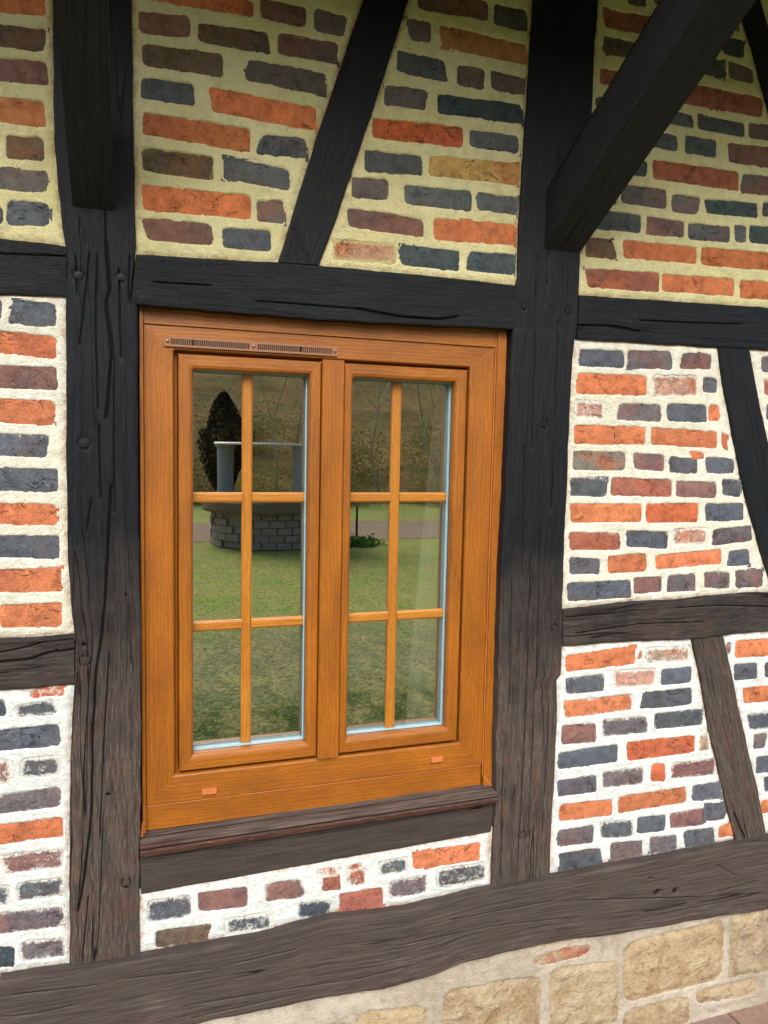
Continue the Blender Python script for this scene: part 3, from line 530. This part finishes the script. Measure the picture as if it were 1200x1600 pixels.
# pegs and nail heads
def disc(mb, c, r, y0, y1, n=14, mi=0, dome=.0):
    for k_ in range(n):
        a, b = 2 * math.pi * k_ / n, 2 * math.pi * (k_ + 1) / n
        pa = (c[0] + r * math.cos(a), c[1] + r * math.sin(a)); pb = (c[0] + r * math.cos(b), c[1] + r * math.sin(b))
        ia = (c[0] + r * .8 * math.cos(a), c[1] + r * .8 * math.sin(a)); ib = (c[0] + r * .8 * math.cos(b), c[1] + r * .8 * math.sin(b))
        mb.add([(pa[0], y1, pa[1]), (pb[0], y1, pb[1]), (ib[0], y0, ib[1]), (ia[0], y0, ia[1])], [(0, 1, 2, 3)], mi, False)
        mb.add([(ia[0], y0, ia[1]), (ib[0], y0, ib[1]), (c[0], y0 - dome, c[1]), (c[0], y0 - dome, c[1])], [(0, 1, 2, 3)], mi, True)
for (x, y, r) in PEGS:
    c = P(x, y); mb = MB(); disc(mb, c, r * .86, -.0008, .012, 18, dome=.0008)
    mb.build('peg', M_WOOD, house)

# ---- the two eaves brackets: struts rising at 45 degrees out of the posts
def bracket(x0, x1, zb, zt, run, parent, label, seed, shear=0.0, m=.68):
    n, mcr = int(run / .012), 26
    mb = MB(); th = zt - zb
    def sheet(a, b, sd_):                                  # a, b: (x, dz) corners of the section; swept along the strut
        t = np.linspace(0, run * 1.45, n)[:, None]; s = np.linspace(0, 1, mcr)[None, :]
        yy = -np.linspace(0, run, n)[:, None] + s * 0
        x = a[0] * (1 - s) + b[0] * s + yy * -shear; dz = a[1] * (1 - s) + b[1] * s
        w = math.hypot(a[0] - b[0], a[1] - b[1]); e = np.minimum(s, 1 - s) * w + t * 0
        hN = .0012 * fbm(s * w * 16 + t * 0, t * 4, 3, sd_) - .0035 * np.exp(-e / .004)
        zz = zb + dz - yy * m
        nx, nz = (b[1] - a[1]) / w, -(b[0] - a[0]) / w
        g = np.stack([s * w + t * 0 + sd_, t + s * 0 + sd_, t * 0 + s * 0], -1)
        mb.grid(x - nx * hN * -1, yy + 0 * s + (hN * .7 if abs(nz) > .5 else 0), zz - nz * hN * -.7, 0, g=g, crack=np.zeros(x.shape))
    sheet((x0, 0), (x1, 0), seed); sheet((x1, 0), (x1, th), seed + 1); sheet((x1, th), (x0, th), seed + 2); sheet((x0, th), (x0, 0), seed + 3)
    ye = -run; sx = run * shear
    mb.add([(x0 + sx, ye, zb + run * m), (x1 + sx, ye, zb + run * m), (x1 + sx, ye, zt + run * m), (x0 + sx, ye, zt + run * m)], [(0, 1, 2, 3)], 0, False)
    return mb.build('bracket', M_BRKT, parent, label)
a, b = P(113, 323), P(177.5, 323)
bracket(a[0], b[0], a[1], a[1] + .14, .6, house, 'dark bracket strut rising from the left post', 61, shear=-.004)
a, b = P(850, 388), P(906, 388)
bracket(a[0], b[0], a[1] - .002, a[1] + .135, .6, house, 'dark bracket strut rising from the right post', 66, shear=.068)
mb = MB(); mb.box(LX, RX, -.66, .3, 2.95, 3.0); mb.box(LX, RX, -.64, -.52, 2.66, 2.951); mb.box(LX, RX, -.69, -.66, 2.90, 3.02); mb.build('eaves', M_BRKT, house)

# ---------------------------------------------------------------- window
YF = .035
win = empty('window', (0, 0, 0), house); win['label'] = 'golden brown two casement window with glazing bars'
def ring(mb, outer, inner, prof, mi=0):
    """mitred frame: prof = list of (t from outer 0 to inner 1, y)"""
    ox0, ox1, oz0, oz1 = outer; ix0, ix1, iz0, iz1 = inner
    def cor(t): return [(ox0 + (ix0 - ox0) * t, oz0 + (iz0 - oz0) * t), (ox1 + (ix1 - ox1) * t, oz0 + (iz0 - oz0) * t), (ox1 + (ix1 - ox1) * t, oz1 + (iz1 - oz1) * t), (ox0 + (ix0 - ox0) * t, oz1 + (iz1 - oz1) * t)]
    o = rng.random() * 9
    for side in range(4):
        vert = side in (1, 3)
        for (t0, y0), (t1, y1) in zip(prof[:-1], prof[1:]):
            c0, c1 = cor(t0), cor(t1); i, j = side, (side + 1) % 4
            vs = [(c0[i][0], y0, c0[i][1]), (c0[j][0], y0, c0[j][1]), (c1[j][0], y1, c1[j][1]), (c1[i][0], y1, c1[i][1])]
            gg = [((v[0] + v[1], v[2], o + side) if vert else (v[2] + v[1], v[0], o + side)) for v in vs]
            mb.add(vs, [(0, 1, 2, 3)], mi, False, g=gg)
def seam(mb, p, q, y, w=.0009, mi=1):
    d = np.array(q) - np.array(p); d = d / np.hypot(*d); n = np.array([-d[1], d[0]]) * w
    vs = [(p[0] + n[0], y, p[1] + n[1]), (p[0] - n[0], y, p[1] - n[1]), (q[0] - n[0], y, q[1] - n[1]), (q[0] + n[0], y, q[1] + n[1])]
    mb.add(vs, [(0, 1, 2, 3)], mi, False, g=[(v[0], v[2], 0) for v in vs])
# outer frame
mb = MB(); OUT = (.0265, .8205, .826, 1.8435); INN = (.087, .756, .8885, 1.7935)
ring(mb, OUT, INN, [(0, .10), (0, .037), (.03, .035), (.93, .035), (.97, .0362), (1, .040), (1, .058), (1.12, .058), (1.12, .10)])
for i, (a, b) in enumerate([((OUT[0], OUT[3]), (INN[0], INN[3])), ((OUT[1], OUT[3]), (INN[1], INN[3]))]): seam(mb, a, b, YF - .0006)
mb.box(.0275, .818, .031, .10, 1.8455, 1.8815, 0, False)               # head trim
mb.add([(.0275, .0312, 1.8455), (.818, .0312, 1.8455), (.818, .0312, 1.8435), (.0275, .0312, 1.8435)][::-1], [(0, 1, 2, 3)], 0, False, g=[(0, 0, 0)] * 4)
mb.build('frame', [M_OAK, M_SEAL], win)
mb = MB()
mb.box(.0195, .0262, .024, .10, .772, 1.884, 0, True); mb.box(.0228, .845, .0245, .0305, 1.8795, 1.8845, 0, False)
mb.box(.8215, .845, .0265, .10, .775, 1.879, 0, True)
mb.build('cover_trim', M_OAK, win)
mb = MB(); mb.box(.0263, .8178, .0365, .10, .772, .8245, 0, False); mb.build('bottom_board', M_OAK, win)
# sealant beads
mb = MB()
def bead(mb, p, q, r, y, wob=.4, n=60):
    p, q = np.array(p), np.array(q); L = np.hypot(*(q - p)); d = (q - p) / L; nn = np.array([-d[1], d[0]])
    t = np.linspace(0, 1, n)[:, None]; a = np.linspace(0, math.pi, 7)[None, :]
    rr_ = r * (1 + wob * fbm(t * L * 30, t * 0, 3, 77)); off = rr_ * np.cos(a)
    X = p[0] + d[0] * t * L + nn[0] * off; Z = p[1] + d[1] * t * L + nn[1] * off; mb.grid(X, y - rr_ * np.sin(a), Z)
bead(mb, (.8212, 1.879), (.8212, .80), .0022, .0335); bead(mb, (.821, .80), (.850, .764), .0045, .03); bead(mb, (.0225, .80), (.0165, .766), .0045, .024); bead(mb, (.027, .825), (.8175, .825), .0011, .0362, .3)
mb.build('sealant_bead', M_SEAL, win)
# sashes
def casement(x0, x1, gx0, gx1, bar_x, lab):
    mb = MB(); z0, z1, g0, g1 = .895, 1.787, .930, 1.7565
    ring(mb, (x0, x1, z0, z1), (gx0, gx1, g0, g1), [(0, .058), (0, .038), (.03, .0345), (.10, .033), (.70, .033), (.86, .0345), (.96, .038), (1, .042), (1, .053)])
    for c0, c1 in (((x0, z1), (gx0, g1)), ((x1, z1), (gx1, g1))): seam(mb, c0, c1, .0326, .0007)
    mb.build('sash', [M_OAK, M_SEAL], win, lab)
    mb = MB(); ring(mb, (gx0 - .003, gx1 + .003, g0 - .003, g1 + .003), (gx0, gx1, g0, g1), [(0, .0531), (1, .0531), (1, .0572)]); mb.build('gasket', M_BLACK, win)
    mb = MB(); mb.box(gx0 - .006, gx1 + .006, .0745, .0775, g0 - .006, g1 + .006); mb.build('glass_pane', M_GLASS, win)
    mb = MB(); ring(mb, (gx0 - .002, gx1 + .002, g0 - .002, g1 + .002), (gx0, gx1, g0, g1), [(0, .0573), (1, .0573), (1, .0640), (2.0, .0641), (2.0, .0649), (1, .065), (1, .0745)]); mb.build('spacer_bar', M_ALU, win)
    mb = MB(); bw, fy, by = .0114, .0655, .0744
    def bar(p0, p1, vert, yo=0.0):
        o = rng.random() * 5
        sec = [(-bw, by), (-bw * .95, fy + .003 + yo), (-bw * .6, fy + yo), (bw * .6, fy + yo), (bw * .95, fy + .003 + yo), (bw, by)]
        for (s0, y0), (s1, y1) in zip(sec[:-1], sec[1:]):
            if vert: vs = [(p0[0] + s0, y0, p0[1]), (p0[0] + s1, y1, p0[1]), (p1[0] + s1, y1, p1[1]), (p1[0] + s0, y0, p1[1])]; gg = [(v[0], v[2], o) for v in vs]
            else: vs = [(p0[0], y0, p0[1] + s0), (p1[0], y0, p1[1] + s0), (p1[0], y1, p1[1] + s1), (p0[0], y1, p0[1] + s1)]; gg = [(v[2], v[0], o) for v in vs]
            mb.add(vs, [(0, 1, 2, 3)], 0, False, g=gg)
    bar((bar_x, g0 + .001), (bar_x, g1 - .001), True)
    for zc in (1.4865, 1.2035):
        bar((gx0, zc), (bar_x - bw * .93, zc), False, .0008); bar((bar_x + bw * .93, zc), (gx1, zc), False, .0008)
    mb.build('glazing_bars', M_OAKL, win)
casement(.0955, .399, .1255, .3735, .2435, 'left casement sash'); casement(.4520, .7495, .4720, .7200, .5885, 'right casement sash')
mb = MB()
sec = [(.4003, .05), (.4003, .030), (.4025, .027), (.4483, .027), (.4508, .030), (.4508, .05)]
for (a0, y0), (a1, y1) in zip(sec[:-1], sec[1:]):
    vs = [(a0, y0, .8905), (a1, y1, .8905), (a1, y1, 1.7915), (a0, y0, 1.7915)]; mb.add(vs, [(0, 1, 2, 3)], 0, False, g=[(v[0] + v[1], v[2], 3.3) for v in vs])
for zz in (.8905, 1.7915): mb.add([(.4003, .05, zz), (.4508, .05, zz), (.4483, .027, zz), (.4025, .027, zz)], [(0, 1, 2, 3)], 0, False, g=[(0, 0, 0)] * 4)
mb.build('mullion', M_OAK, win)
# trickle vent
mb = MB(); vx0, vx1, vz0, vz1 = .067, .4345, 1.8003, 1.8203
mb.box(vx0, vx1, .0325, .0352, vz0, vz1, 0); cen = [.250]
def slots(x0, x1, dark):
    mb.box(x0, x1, .0318, .0326, vz0 + .0042, vz1 - .0042, 1 if dark else 2)
    n = int((x1 - x0) / .0042)
    for i in range(n + 1): x = x0 + (x1 - x0) * i / n; mb.box(x - .0006, x + .0006, .0301, .0319, vz0 + .0038, vz1 - .0038, 0)
mb.box(vx0, vx1, .0302, .0326, vz0, vz0 + .0042, 0); mb.box(vx0, vx1, .0302, .0326, vz1 - .0042, vz1, 0)
slots(.081, .125, False); slots(.125, .241, True); slots(.259, .352, True); slots(.352, .421, False)
for (a, b) in ((vx0, .081), (.241, .259), (.421, vx1)): mb.box(a, b, .0301, .0325, vz0 + .004, vz1 - .004, 0)
for x in (.074, .250, .428): disc(mb, (x, 1.8103), .0042, .0286, .0302, 12, 3, .0006); mb.box(x - .003, x + .003, .0278, .0281, 1.8098, 1.8108, 1)
mb.build('vent_grille', [M_VENT, M_BLACK, M_CORE, M_SCREW], win)
for (x, z) in ((.159, .8445), (.6965, .8545)):
    mb = MB(); mb.box(x - .0155, x + .0155, .0275, .0352, z - .004, z + .004); mb.box(x - .0155, x + .0155, .0285, .0352, z + .004, z + .0062); mb.box(x - .0155, x + .0155, .0285, .0352, z - .0062, z - .004); mb.build('drain_cap', M_CAP, win)
# timber window sill: sloped weathered top, rounded nose
mb = MB(); prof = [(.075, .772), (.034, .7715), (.012, .769), (-.004, .7655), (-.013, .7625), (-.0165, .759), (-.0175, .755), (-.016, .751), (-.0145, .748), (-.0135, .7435), (-.010, .7405), (.003, .7400), (.075, .7400)]
q, L = resample(np.array(prof), 64); n = 150; xx = np.linspace(.0135, .8415, n)[:, None]
acr = np.linspace(0, L, 64)[None, :]; rough_ = .0016 * fbm(acr * 90 + xx * 0, xx * 6, 3, 301) + .001 * fbm(acr * 20, xx * 14, 2, 305)
Yg = q[None, :, 0] + rough_ * .7 + xx * 0; Zg = q[None, :, 1] - rough_ * .6 + (xx - .4) * .008
crk = np.maximum(np.exp(-((acr - .058 - .004 * fbm(xx * 5, xx * 0, 2, 9)) / .0016) ** 2), np.exp(-((acr - .092) / .0018) ** 2)) * np.ones((n, 1))
g = np.stack([acr + xx * 0, xx + acr * 0, xx * 0 + acr * 0 + 4], -1)
mb.grid(xx + acr * 0, Yg, Zg, 0, g=g, crack=crk)
for x, fl in ((.0135, 0), (.8415, 1)):
    for i in range(63): k_ = 0 if fl == 0 else -1; mb.add([(x, Yg[k_, i], Zg[k_, i]), (x, Yg[k_, i + 1], Zg[k_, i + 1]), (x, .075, Zg[k_, i + 1]), (x, .075, Zg[k_, i])], [(0, 1, 2, 3)], 0, False, g=[(0, 0, 0)] * 4)
mb.build('window_sill', M_SILLB, house, 'weathered red brown window sill')

# ---------------------------------------------------------------- room behind the glass
mb = MB()
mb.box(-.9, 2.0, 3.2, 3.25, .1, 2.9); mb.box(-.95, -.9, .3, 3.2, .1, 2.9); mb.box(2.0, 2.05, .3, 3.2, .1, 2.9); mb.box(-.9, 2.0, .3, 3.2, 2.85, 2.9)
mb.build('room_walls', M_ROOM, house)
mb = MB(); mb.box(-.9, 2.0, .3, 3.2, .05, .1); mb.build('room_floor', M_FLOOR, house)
def drape(xa, xb, ya, zt, zb, lean, seed, name, label):
    n, m = 70, 60; s = np.linspace(0, 1, n)[:, None]; t = np.linspace(0, 1, m)[None, :]
    Z = zt + (zb - zt) * t + s * 0; X = xa + (xb - xa) * s + lean * (1 - s) * t
    Y = ya + .014 * np.sin(s * 26 + .8 * t) + .006 * np.sin(s * 55 + 2 * t) + .004 * fbm(s * 9, t * 5, 3, seed)
    mb = MB(); mb.grid(X, Y, Z); mb.grid(X, Y + .002, Z)
    return tag(mb.build(name, M_CURT), label, 'curtain')
xt, xb_ = P(686, 600, .15)[0], P(637, 1130, .15)[0]; drape(xt, xt + .16, .15, 1.86, .80, (xb_ - xt) * 1.1, 5, 'curtain', 'pale curtain hanging inside the right casement')

# ---------------------------------------------------------------- grounds in front of the house (seen in the glass)
def grass_mat():
    k = Mat('lawn_grass', .9, .1); p = k.pos()
    n = k.noise(p, 1.1, 6, .75); n2 = k.noise(p, 26, 4, .7)
    col = k.mix(k.rng(n, .36, .66), rgb(124, 160, 58), rgb(164, 168, 88)); col = k.mix(k.rng(k.noise(p, 3.2, 4), .5, .7, 0, .7), col, rgb(166, 152, 98))
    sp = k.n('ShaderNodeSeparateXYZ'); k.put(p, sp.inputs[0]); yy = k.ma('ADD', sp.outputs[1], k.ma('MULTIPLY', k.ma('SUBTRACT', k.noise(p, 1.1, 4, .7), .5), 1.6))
    worn = k.ma('MULTIPLY', k.rng(yy, -5.4, -4.4, 0, 1), k.rng(yy, -3.1, -2.8, 1, 0))     # worn, greyish grass a few metres out; at the wall dark moss with shade painted in
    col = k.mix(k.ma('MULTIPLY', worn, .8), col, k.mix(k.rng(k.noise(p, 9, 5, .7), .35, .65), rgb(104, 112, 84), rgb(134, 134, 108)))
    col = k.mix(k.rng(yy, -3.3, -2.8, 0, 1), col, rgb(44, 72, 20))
    col = k.mix(k.rng(k.noise(k.vm('MULTIPLY', p, (1, .5, 1)), 5, 5, .75), .42, .62, 0, .65), col, rgb(178, 166, 114)); col = k.mix(k.rng(n2, .34, .52, .85, 0), col, rgb(58, 76, 32)); n3 = k.noise(k.vm('MULTIPLY', p, (1, .6, 1)), 60, 4, .8); col = k.mix(k.rng(n3, .54, .66, 0, .6), col, rgb(186, 188, 120)); col = k.mix(k.rng(n3, .36, .46, .6, 0), col, rgb(50, 70, 28)); k.col(col); k.nor(k.bump(n2, .05, 1)); return k.m
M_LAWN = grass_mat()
def sheet(name, x0, x1, y0, y1, nx, ny, zf, mat, kind):
    X, Y = np.meshgrid(np.linspace(x0, x1, nx), np.linspace(y1, y0, ny)); mb = MB(); mb.grid(X, Y, zf(X, Y)); o = mb.build(name, mat); tag(o, kind=kind); return o
def hill_z(X, Y):
    d = np.clip(-Y - 19, 0, 90); return -.0 + (d * .42 - 9 * (1 - np.exp(-d / 22)) * .8) * (d > 0) + .25 * fbm(X * .3, Y * .3, 3, 7) * np.clip(d / 4, 0, 1)
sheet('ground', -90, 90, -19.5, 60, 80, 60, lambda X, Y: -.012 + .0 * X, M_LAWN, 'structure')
k = Mat('gravel_path', .9, .1); n = k.noise(k.pos(), 30, 4, .7); k.col(k.mix(k.rng(n, .35, .65), rgb(150, 132, 112), rgb(112, 98, 84))); k.nor(k.bump(n, .02)); M_PATH = k.m
sheet('path', -90, 90, -14.2, -11.0, 60, 4, lambda X, Y: -.005 + 0 * X, M_PATH, 'structure')
k = Mat('bracken_slope', .95, .05); p = k.pos(); n = k.noise(p, .9, 6, .7); n2 = k.noise(p, 3.2, 7, .78)
n9 = k.noise(p, .35, 5, .75, .6); col = k.mix(k.rng(n, .35, .65), rgb(150, 120, 76), rgb(130, 122, 68)); col = k.mix(k.rng(n9, .48, .62, 0, .7), col, rgb(82, 80, 44)); col = k.mix(k.rng(n9, .34, .42, .6, 0), col, rgb(168, 140, 92)); col = k.mix(k.rng(n2, .3, .5, .8, 0), col, rgb(72, 62, 38)); col = k.mix(k.rng(n2, .58, .72, 0, .7), col, rgb(190, 166, 116))
k.col(col); k.nor(k.bump(n2, .3, 1)); M_BRACK = k.m
sheet('hill', -90, 90, -75, -18.9, 120, 90, lambda X, Y: hill_z(X, Y) - .01, M_BRACK, 'structure')
# brick paving along the wall
k = Mat('brick_paving', .85, .2); p = k.pos()
br = k.n('ShaderNodeTexBrick'); k.put(p, br.inputs['Vector']); br.inputs['Scale'].default_value = 1; br.inputs['Brick Width'].default_value = .2; br.inputs['Row Height'].default_value = .1; br.inputs['Mortar Size'].default_value = .004
br.inputs['Color1'].default_value = rgb(138, 112, 100); br.inputs['Color2'].default_value = rgb(116, 98, 94); br.inputs['Mortar'].default_value = rgb(70, 62, 52)
n = k.noise(p, 60, 5, .7); k.col(k.mix(k.rng(n, .35, .65, 0, .45), br.outputs['Color'], rgb(160, 140, 120)))
k.nor(k.bump(n, .003, .8, k.bump(k.ma('SUBTRACT', 1.0, br.outputs['Fac']), .006))); M_PAVE = k.m
sheet('pavement', -1.1, 2.9, -.75, .02, 120, 40, lambda X, Y: .02 + .004 * fbm(X * 7, Y * 7, 3, 3), M_PAVE, 'structure')

# ---- stone well with slab roof on columns
M_WELL = plain('well_stone', rgb(150, 140, 128), .9, .2, 0, (22, .03)); M_SLAB = plain('slab_stone', rgb(214, 214, 212), .5)
M_COPE = plain('coping_stone', rgb(126, 112, 90), .95, .1, 0, (16, .06))
M_COL = plain('column_stone', rgb(150, 156, 164), .5, .3, 0, (40, .01))
def lathe(mb, cx, cy, prof, n=40, wob=0.0, mi=0):
    a = np.linspace(0, 2 * math.pi, n + 1)[:, None]; r = np.array([p_[0] for p_ in prof])[None, :]; z = np.array([p_[1] for p_ in prof])[None, :]
    rr = r * (1 + wob * fbm(np.cos(a) * 5 + 9, z * 6 + np.sin(a) * 5, 3, 4)); mb.grid((cx + rr * np.cos(a)), (cy + rr * np.sin(a)), z + a * 0, mi, sm=False)
well = empty('stone_well', (2.25, -10.75, 0)); tag(well, 'round stone well with a pale slab on columns, mirrored in the left casement', 'well')
mb = MB()
for row in range(5):                                       # courses of blocks
    nb_ = 26
    for i in range(nb_):
        a0 = (i + .5 * (row % 2)) * 2 * math.pi / nb_; a1 = a0 + 2 * math.pi / nb_ * .92; z0_, z1_ = row * .116, row * .116 + .104; R_ = 1.0 + random.uniform(-.03, .03)
        c_ = [(R_ * math.cos(a), R_ * math.sin(a)) for a in (a0, a1)]; d_ = [(.8 * math.cos(a), .8 * math.sin(a)) for a in (a0, a1)]
        v = [(*c_[0], z0_), (*c_[1], z0_), (*c_[1], z1_), (*c_[0], z1_), (*d_[0], z0_), (*d_[1], z0_), (*d_[1], z1_), (*d_[0], z1_)]
        mb.add(v, [(0, 1, 2, 3), (5, 4, 7, 6), (4, 0, 3, 7), (1, 5, 6, 2), (3, 2, 6, 7)], 0, False)
lathe(mb, 0, 0, [(.96, 0), (.96, .58), (.8, .58), (.8, 0)])
mb.build('stone_ring', M_WELL, well)
mb = MB(); lathe(mb, 0, 0, [(.78, .56), (1.13, .56), (1.16, .6), (1.15, .72), (1.1, .75), (.78, .75), (.78, .56)], 48, .015); mb.build('coping', M_COPE, well)
for x, y in ((-.75, -.27), (1.02, .25), (.3, .85)):
    mb = MB(); lathe(mb, x, y, [(.0, .75), (.16, .75), (.16, .79), (.135, .80), (.135, 1.56), (.16, 1.57), (.16, 1.61), (0, 1.61)], 24); mb.build('column', M_COL, well)
mb = MB(); lathe(mb, .12, 0, [(0, 1.61), (1.06, 1.61), (1.08, 1.63), (1.06, 1.65), (0, 1.65)], 48); mb.build('roof_slab', M_SLAB, well)

# ---- plants
def leafmat(name, c1, c2):
    k = Mat(name, .8, .2); n = k.noise(k.pos(), 6, 3); k.col(k.mix(k.rng(n, .35, .65), c1, c2)); return k.m
M_DARKLEAF = leafmat('dark_conifer', rgb(44, 38, 24), rgb(70, 62, 34)); M_SCRUB = leafmat('winter_scrub', rgb(160, 150, 84), rgb(132, 116, 66)); M_BARK = plain('pale_bark', rgb(176, 164, 132), .9)
def leaves(mb, cs, n, size):
    vs = []; 
    for i in range(n):
        c = cs(); d1 = np.array([random.gauss(0, 1) for _ in range(3)]); d1 /= np.linalg.norm(d1); d2 = np.cross(d1, [random.gauss(0, 1) for _ in range(3)]); d2 /= np.linalg.norm(d2)
        s = size * random.uniform(.5, 1.2); vs += [c - d1 * s, c - d2 * s * .4, c + d1 * s, c + d2 * s * .4]
    vs = np.array(vs); mb.add(vs, np.arange(len(vs)).reshape(-1, 4), 0, False)
def tube(mb, p, q, r0, r1, n=6):
    p, q = np.array(p, float), np.array(q, float); d = q - p; d /= np.linalg.norm(d); u = np.cross(d, [.3, .9, .2]); u /= np.linalg.norm(u); v = np.cross(d, u)
    a = np.linspace(0, 2 * math.pi, n + 1)[:-1]; c = np.cos(a)[:, None] * u + np.sin(a)[:, None] * v
    V = np.vstack([p + c * r0, q + c * r1]); mb.add(V, [(i, (i + 1) % n, n + (i + 1) % n, n + i) for i in range(n)], 0, True)
sh = empty('dark_conifer', (1.6, -12.1, 0)); tag(sh, 'dark clipped conifer behind the well, mirrored in the left casement', 'conifer')
mb = MB(); tube(mb, (0, 0, 0), (0, 0, 1.4), .07, .05); mb.build('trunk', M_BARK, sh)
def cs():
    while True:
        t = random.random(); z = .8 + 1.75 * t; w_ = .16 + .34 * math.sin(min(1, t * 1.45) * math.pi / 2) if t < .62 else .5 * (1 - (t - .62) / .38) ** .55 * .7
        a = random.random() * 6.283; r = w_ * math.sqrt(random.uniform(.3, 1)) * (1 + .15 * math.sin(a * 3 + z * 4)); return np.array([r * math.cos(a), r * math.sin(a), z])
mb = MB(); leaves(mb, cs, 12000, .035); mb.build('crown', M_DARKLEAF, sh)
st = MB(); tube(st, (0, 0, 0), (0, 0, .62), .022, .02); o = st.build('wooden_stake', M_DARKLEAF); o.location = (3.6, -10.35, 0); tag(o, 'thin stake on the lawn by the path, mirrored in the right casement', 'stake')
mb = MB(); leaves(mb, lambda: np.array([random.gauss(0, .16), random.gauss(0, .12), abs(random.gauss(0, .05))]), 1200, .05); o = mb.build('grass_tuft', leafmat('tuft', rgb(84, 120, 40), rgb(110, 140, 56))); o.location = (3.6, -10.3, 0); tag(o, 'green tuft at the foot of the stake, mirrored in the right casement', 'plant')
def bare_tree(x, y, h, i):
    z = float(hill_z(np.array([x]), np.array([y]))[0]); r = empty('bare_tree', (x, y, z - .1)); tag(r, 'bare winter tree on the brown slope, mirrored in the glass', 'tree', 'bare trees on the slope')
    mt, mc = MB(), MB(); p = np.zeros(3); rad = .005 * h + .012
    tops = []
    for k_ in range(6):
        q_ = p + np.array([random.gauss(0, .035) * h, random.gauss(0, .035) * h, h / 6]); tube(mt, p, q_, rad, rad * .8); rad *= .8; p = q_
        if k_ > 0: tops += [(p.copy(), rad)] * 3
    mt.build('trunk', M_BARK, r)
    def grow(p, d, L, rad, dep):
        q_ = p + d * L; tube(mc, p, q_, rad, rad * .6, 4)
        if dep: 
            for _ in range(3):
                nd = d + np.array([random.gauss(0, .5), random.gauss(0, .5), random.gauss(.1, .4)]); nd /= np.linalg.norm(nd); grow(p + d * L * random.uniform(.4, 1), nd, L * .62, rad * .55, dep - 1)
    for p0, r0 in tops:
        a = random.random() * 6.283; d = np.array([math.cos(a), math.sin(a), random.uniform(.2, .9)]); d /= np.linalg.norm(d); grow(p0, d, h * .24, r0 * .6, 3)
    mc.build('crown', M_BARK, r)
for i, (x, y, h) in enumerate([(8.6, -19.2, 5), (6.2, -19.4, 5.5), (4.0, -20, 7), (7.5, -21, 8), (10.5, -23, 9), (14, -22, 8), (17.5, -25, 9), (1.2, -24, 9), (21, -27, 10), (6, -27, 9), (12.5, -29, 10), (25, -24, 9), (9.2, -19.6, 6), (30, -28, 9), (-3, -25, 9), (19, -20.5, 7)]): bare_tree(x, y, h, i)
def scrub(x, y, s):
    z = float(hill_z(np.array([x]), np.array([y]))[0]); mb = MB()
    leaves(mb, lambda: np.array([random.gauss(0, .5) * s, random.gauss(0, .4) * s, abs(random.gauss(.3, .35)) * s]), 5000, .032 * s)
    o = mb.build('scrub_bush', M_SCRUB); o.location = (x, y, z); tag(o, 'olive brown scrub bush at the foot of the slope, mirrored in the glass', 'bush', 'scrub bushes at the foot of the slope')
for x, y, s in [(3.2, -18.4, 1.0), (5.6, -18.9, 1.3), (8.4, -18.6, 1.0), (11, -19.3, 1.4), (14.2, -19, 1.2), (17, -19.4, 1.5), (7, -24, 1.8), (12, -25, 2.0), (1.5, -20, 1.4), (21, -21, 1.8), (16, -28, 2.2), (4, -28, 2)]: scrub(x, y, s)
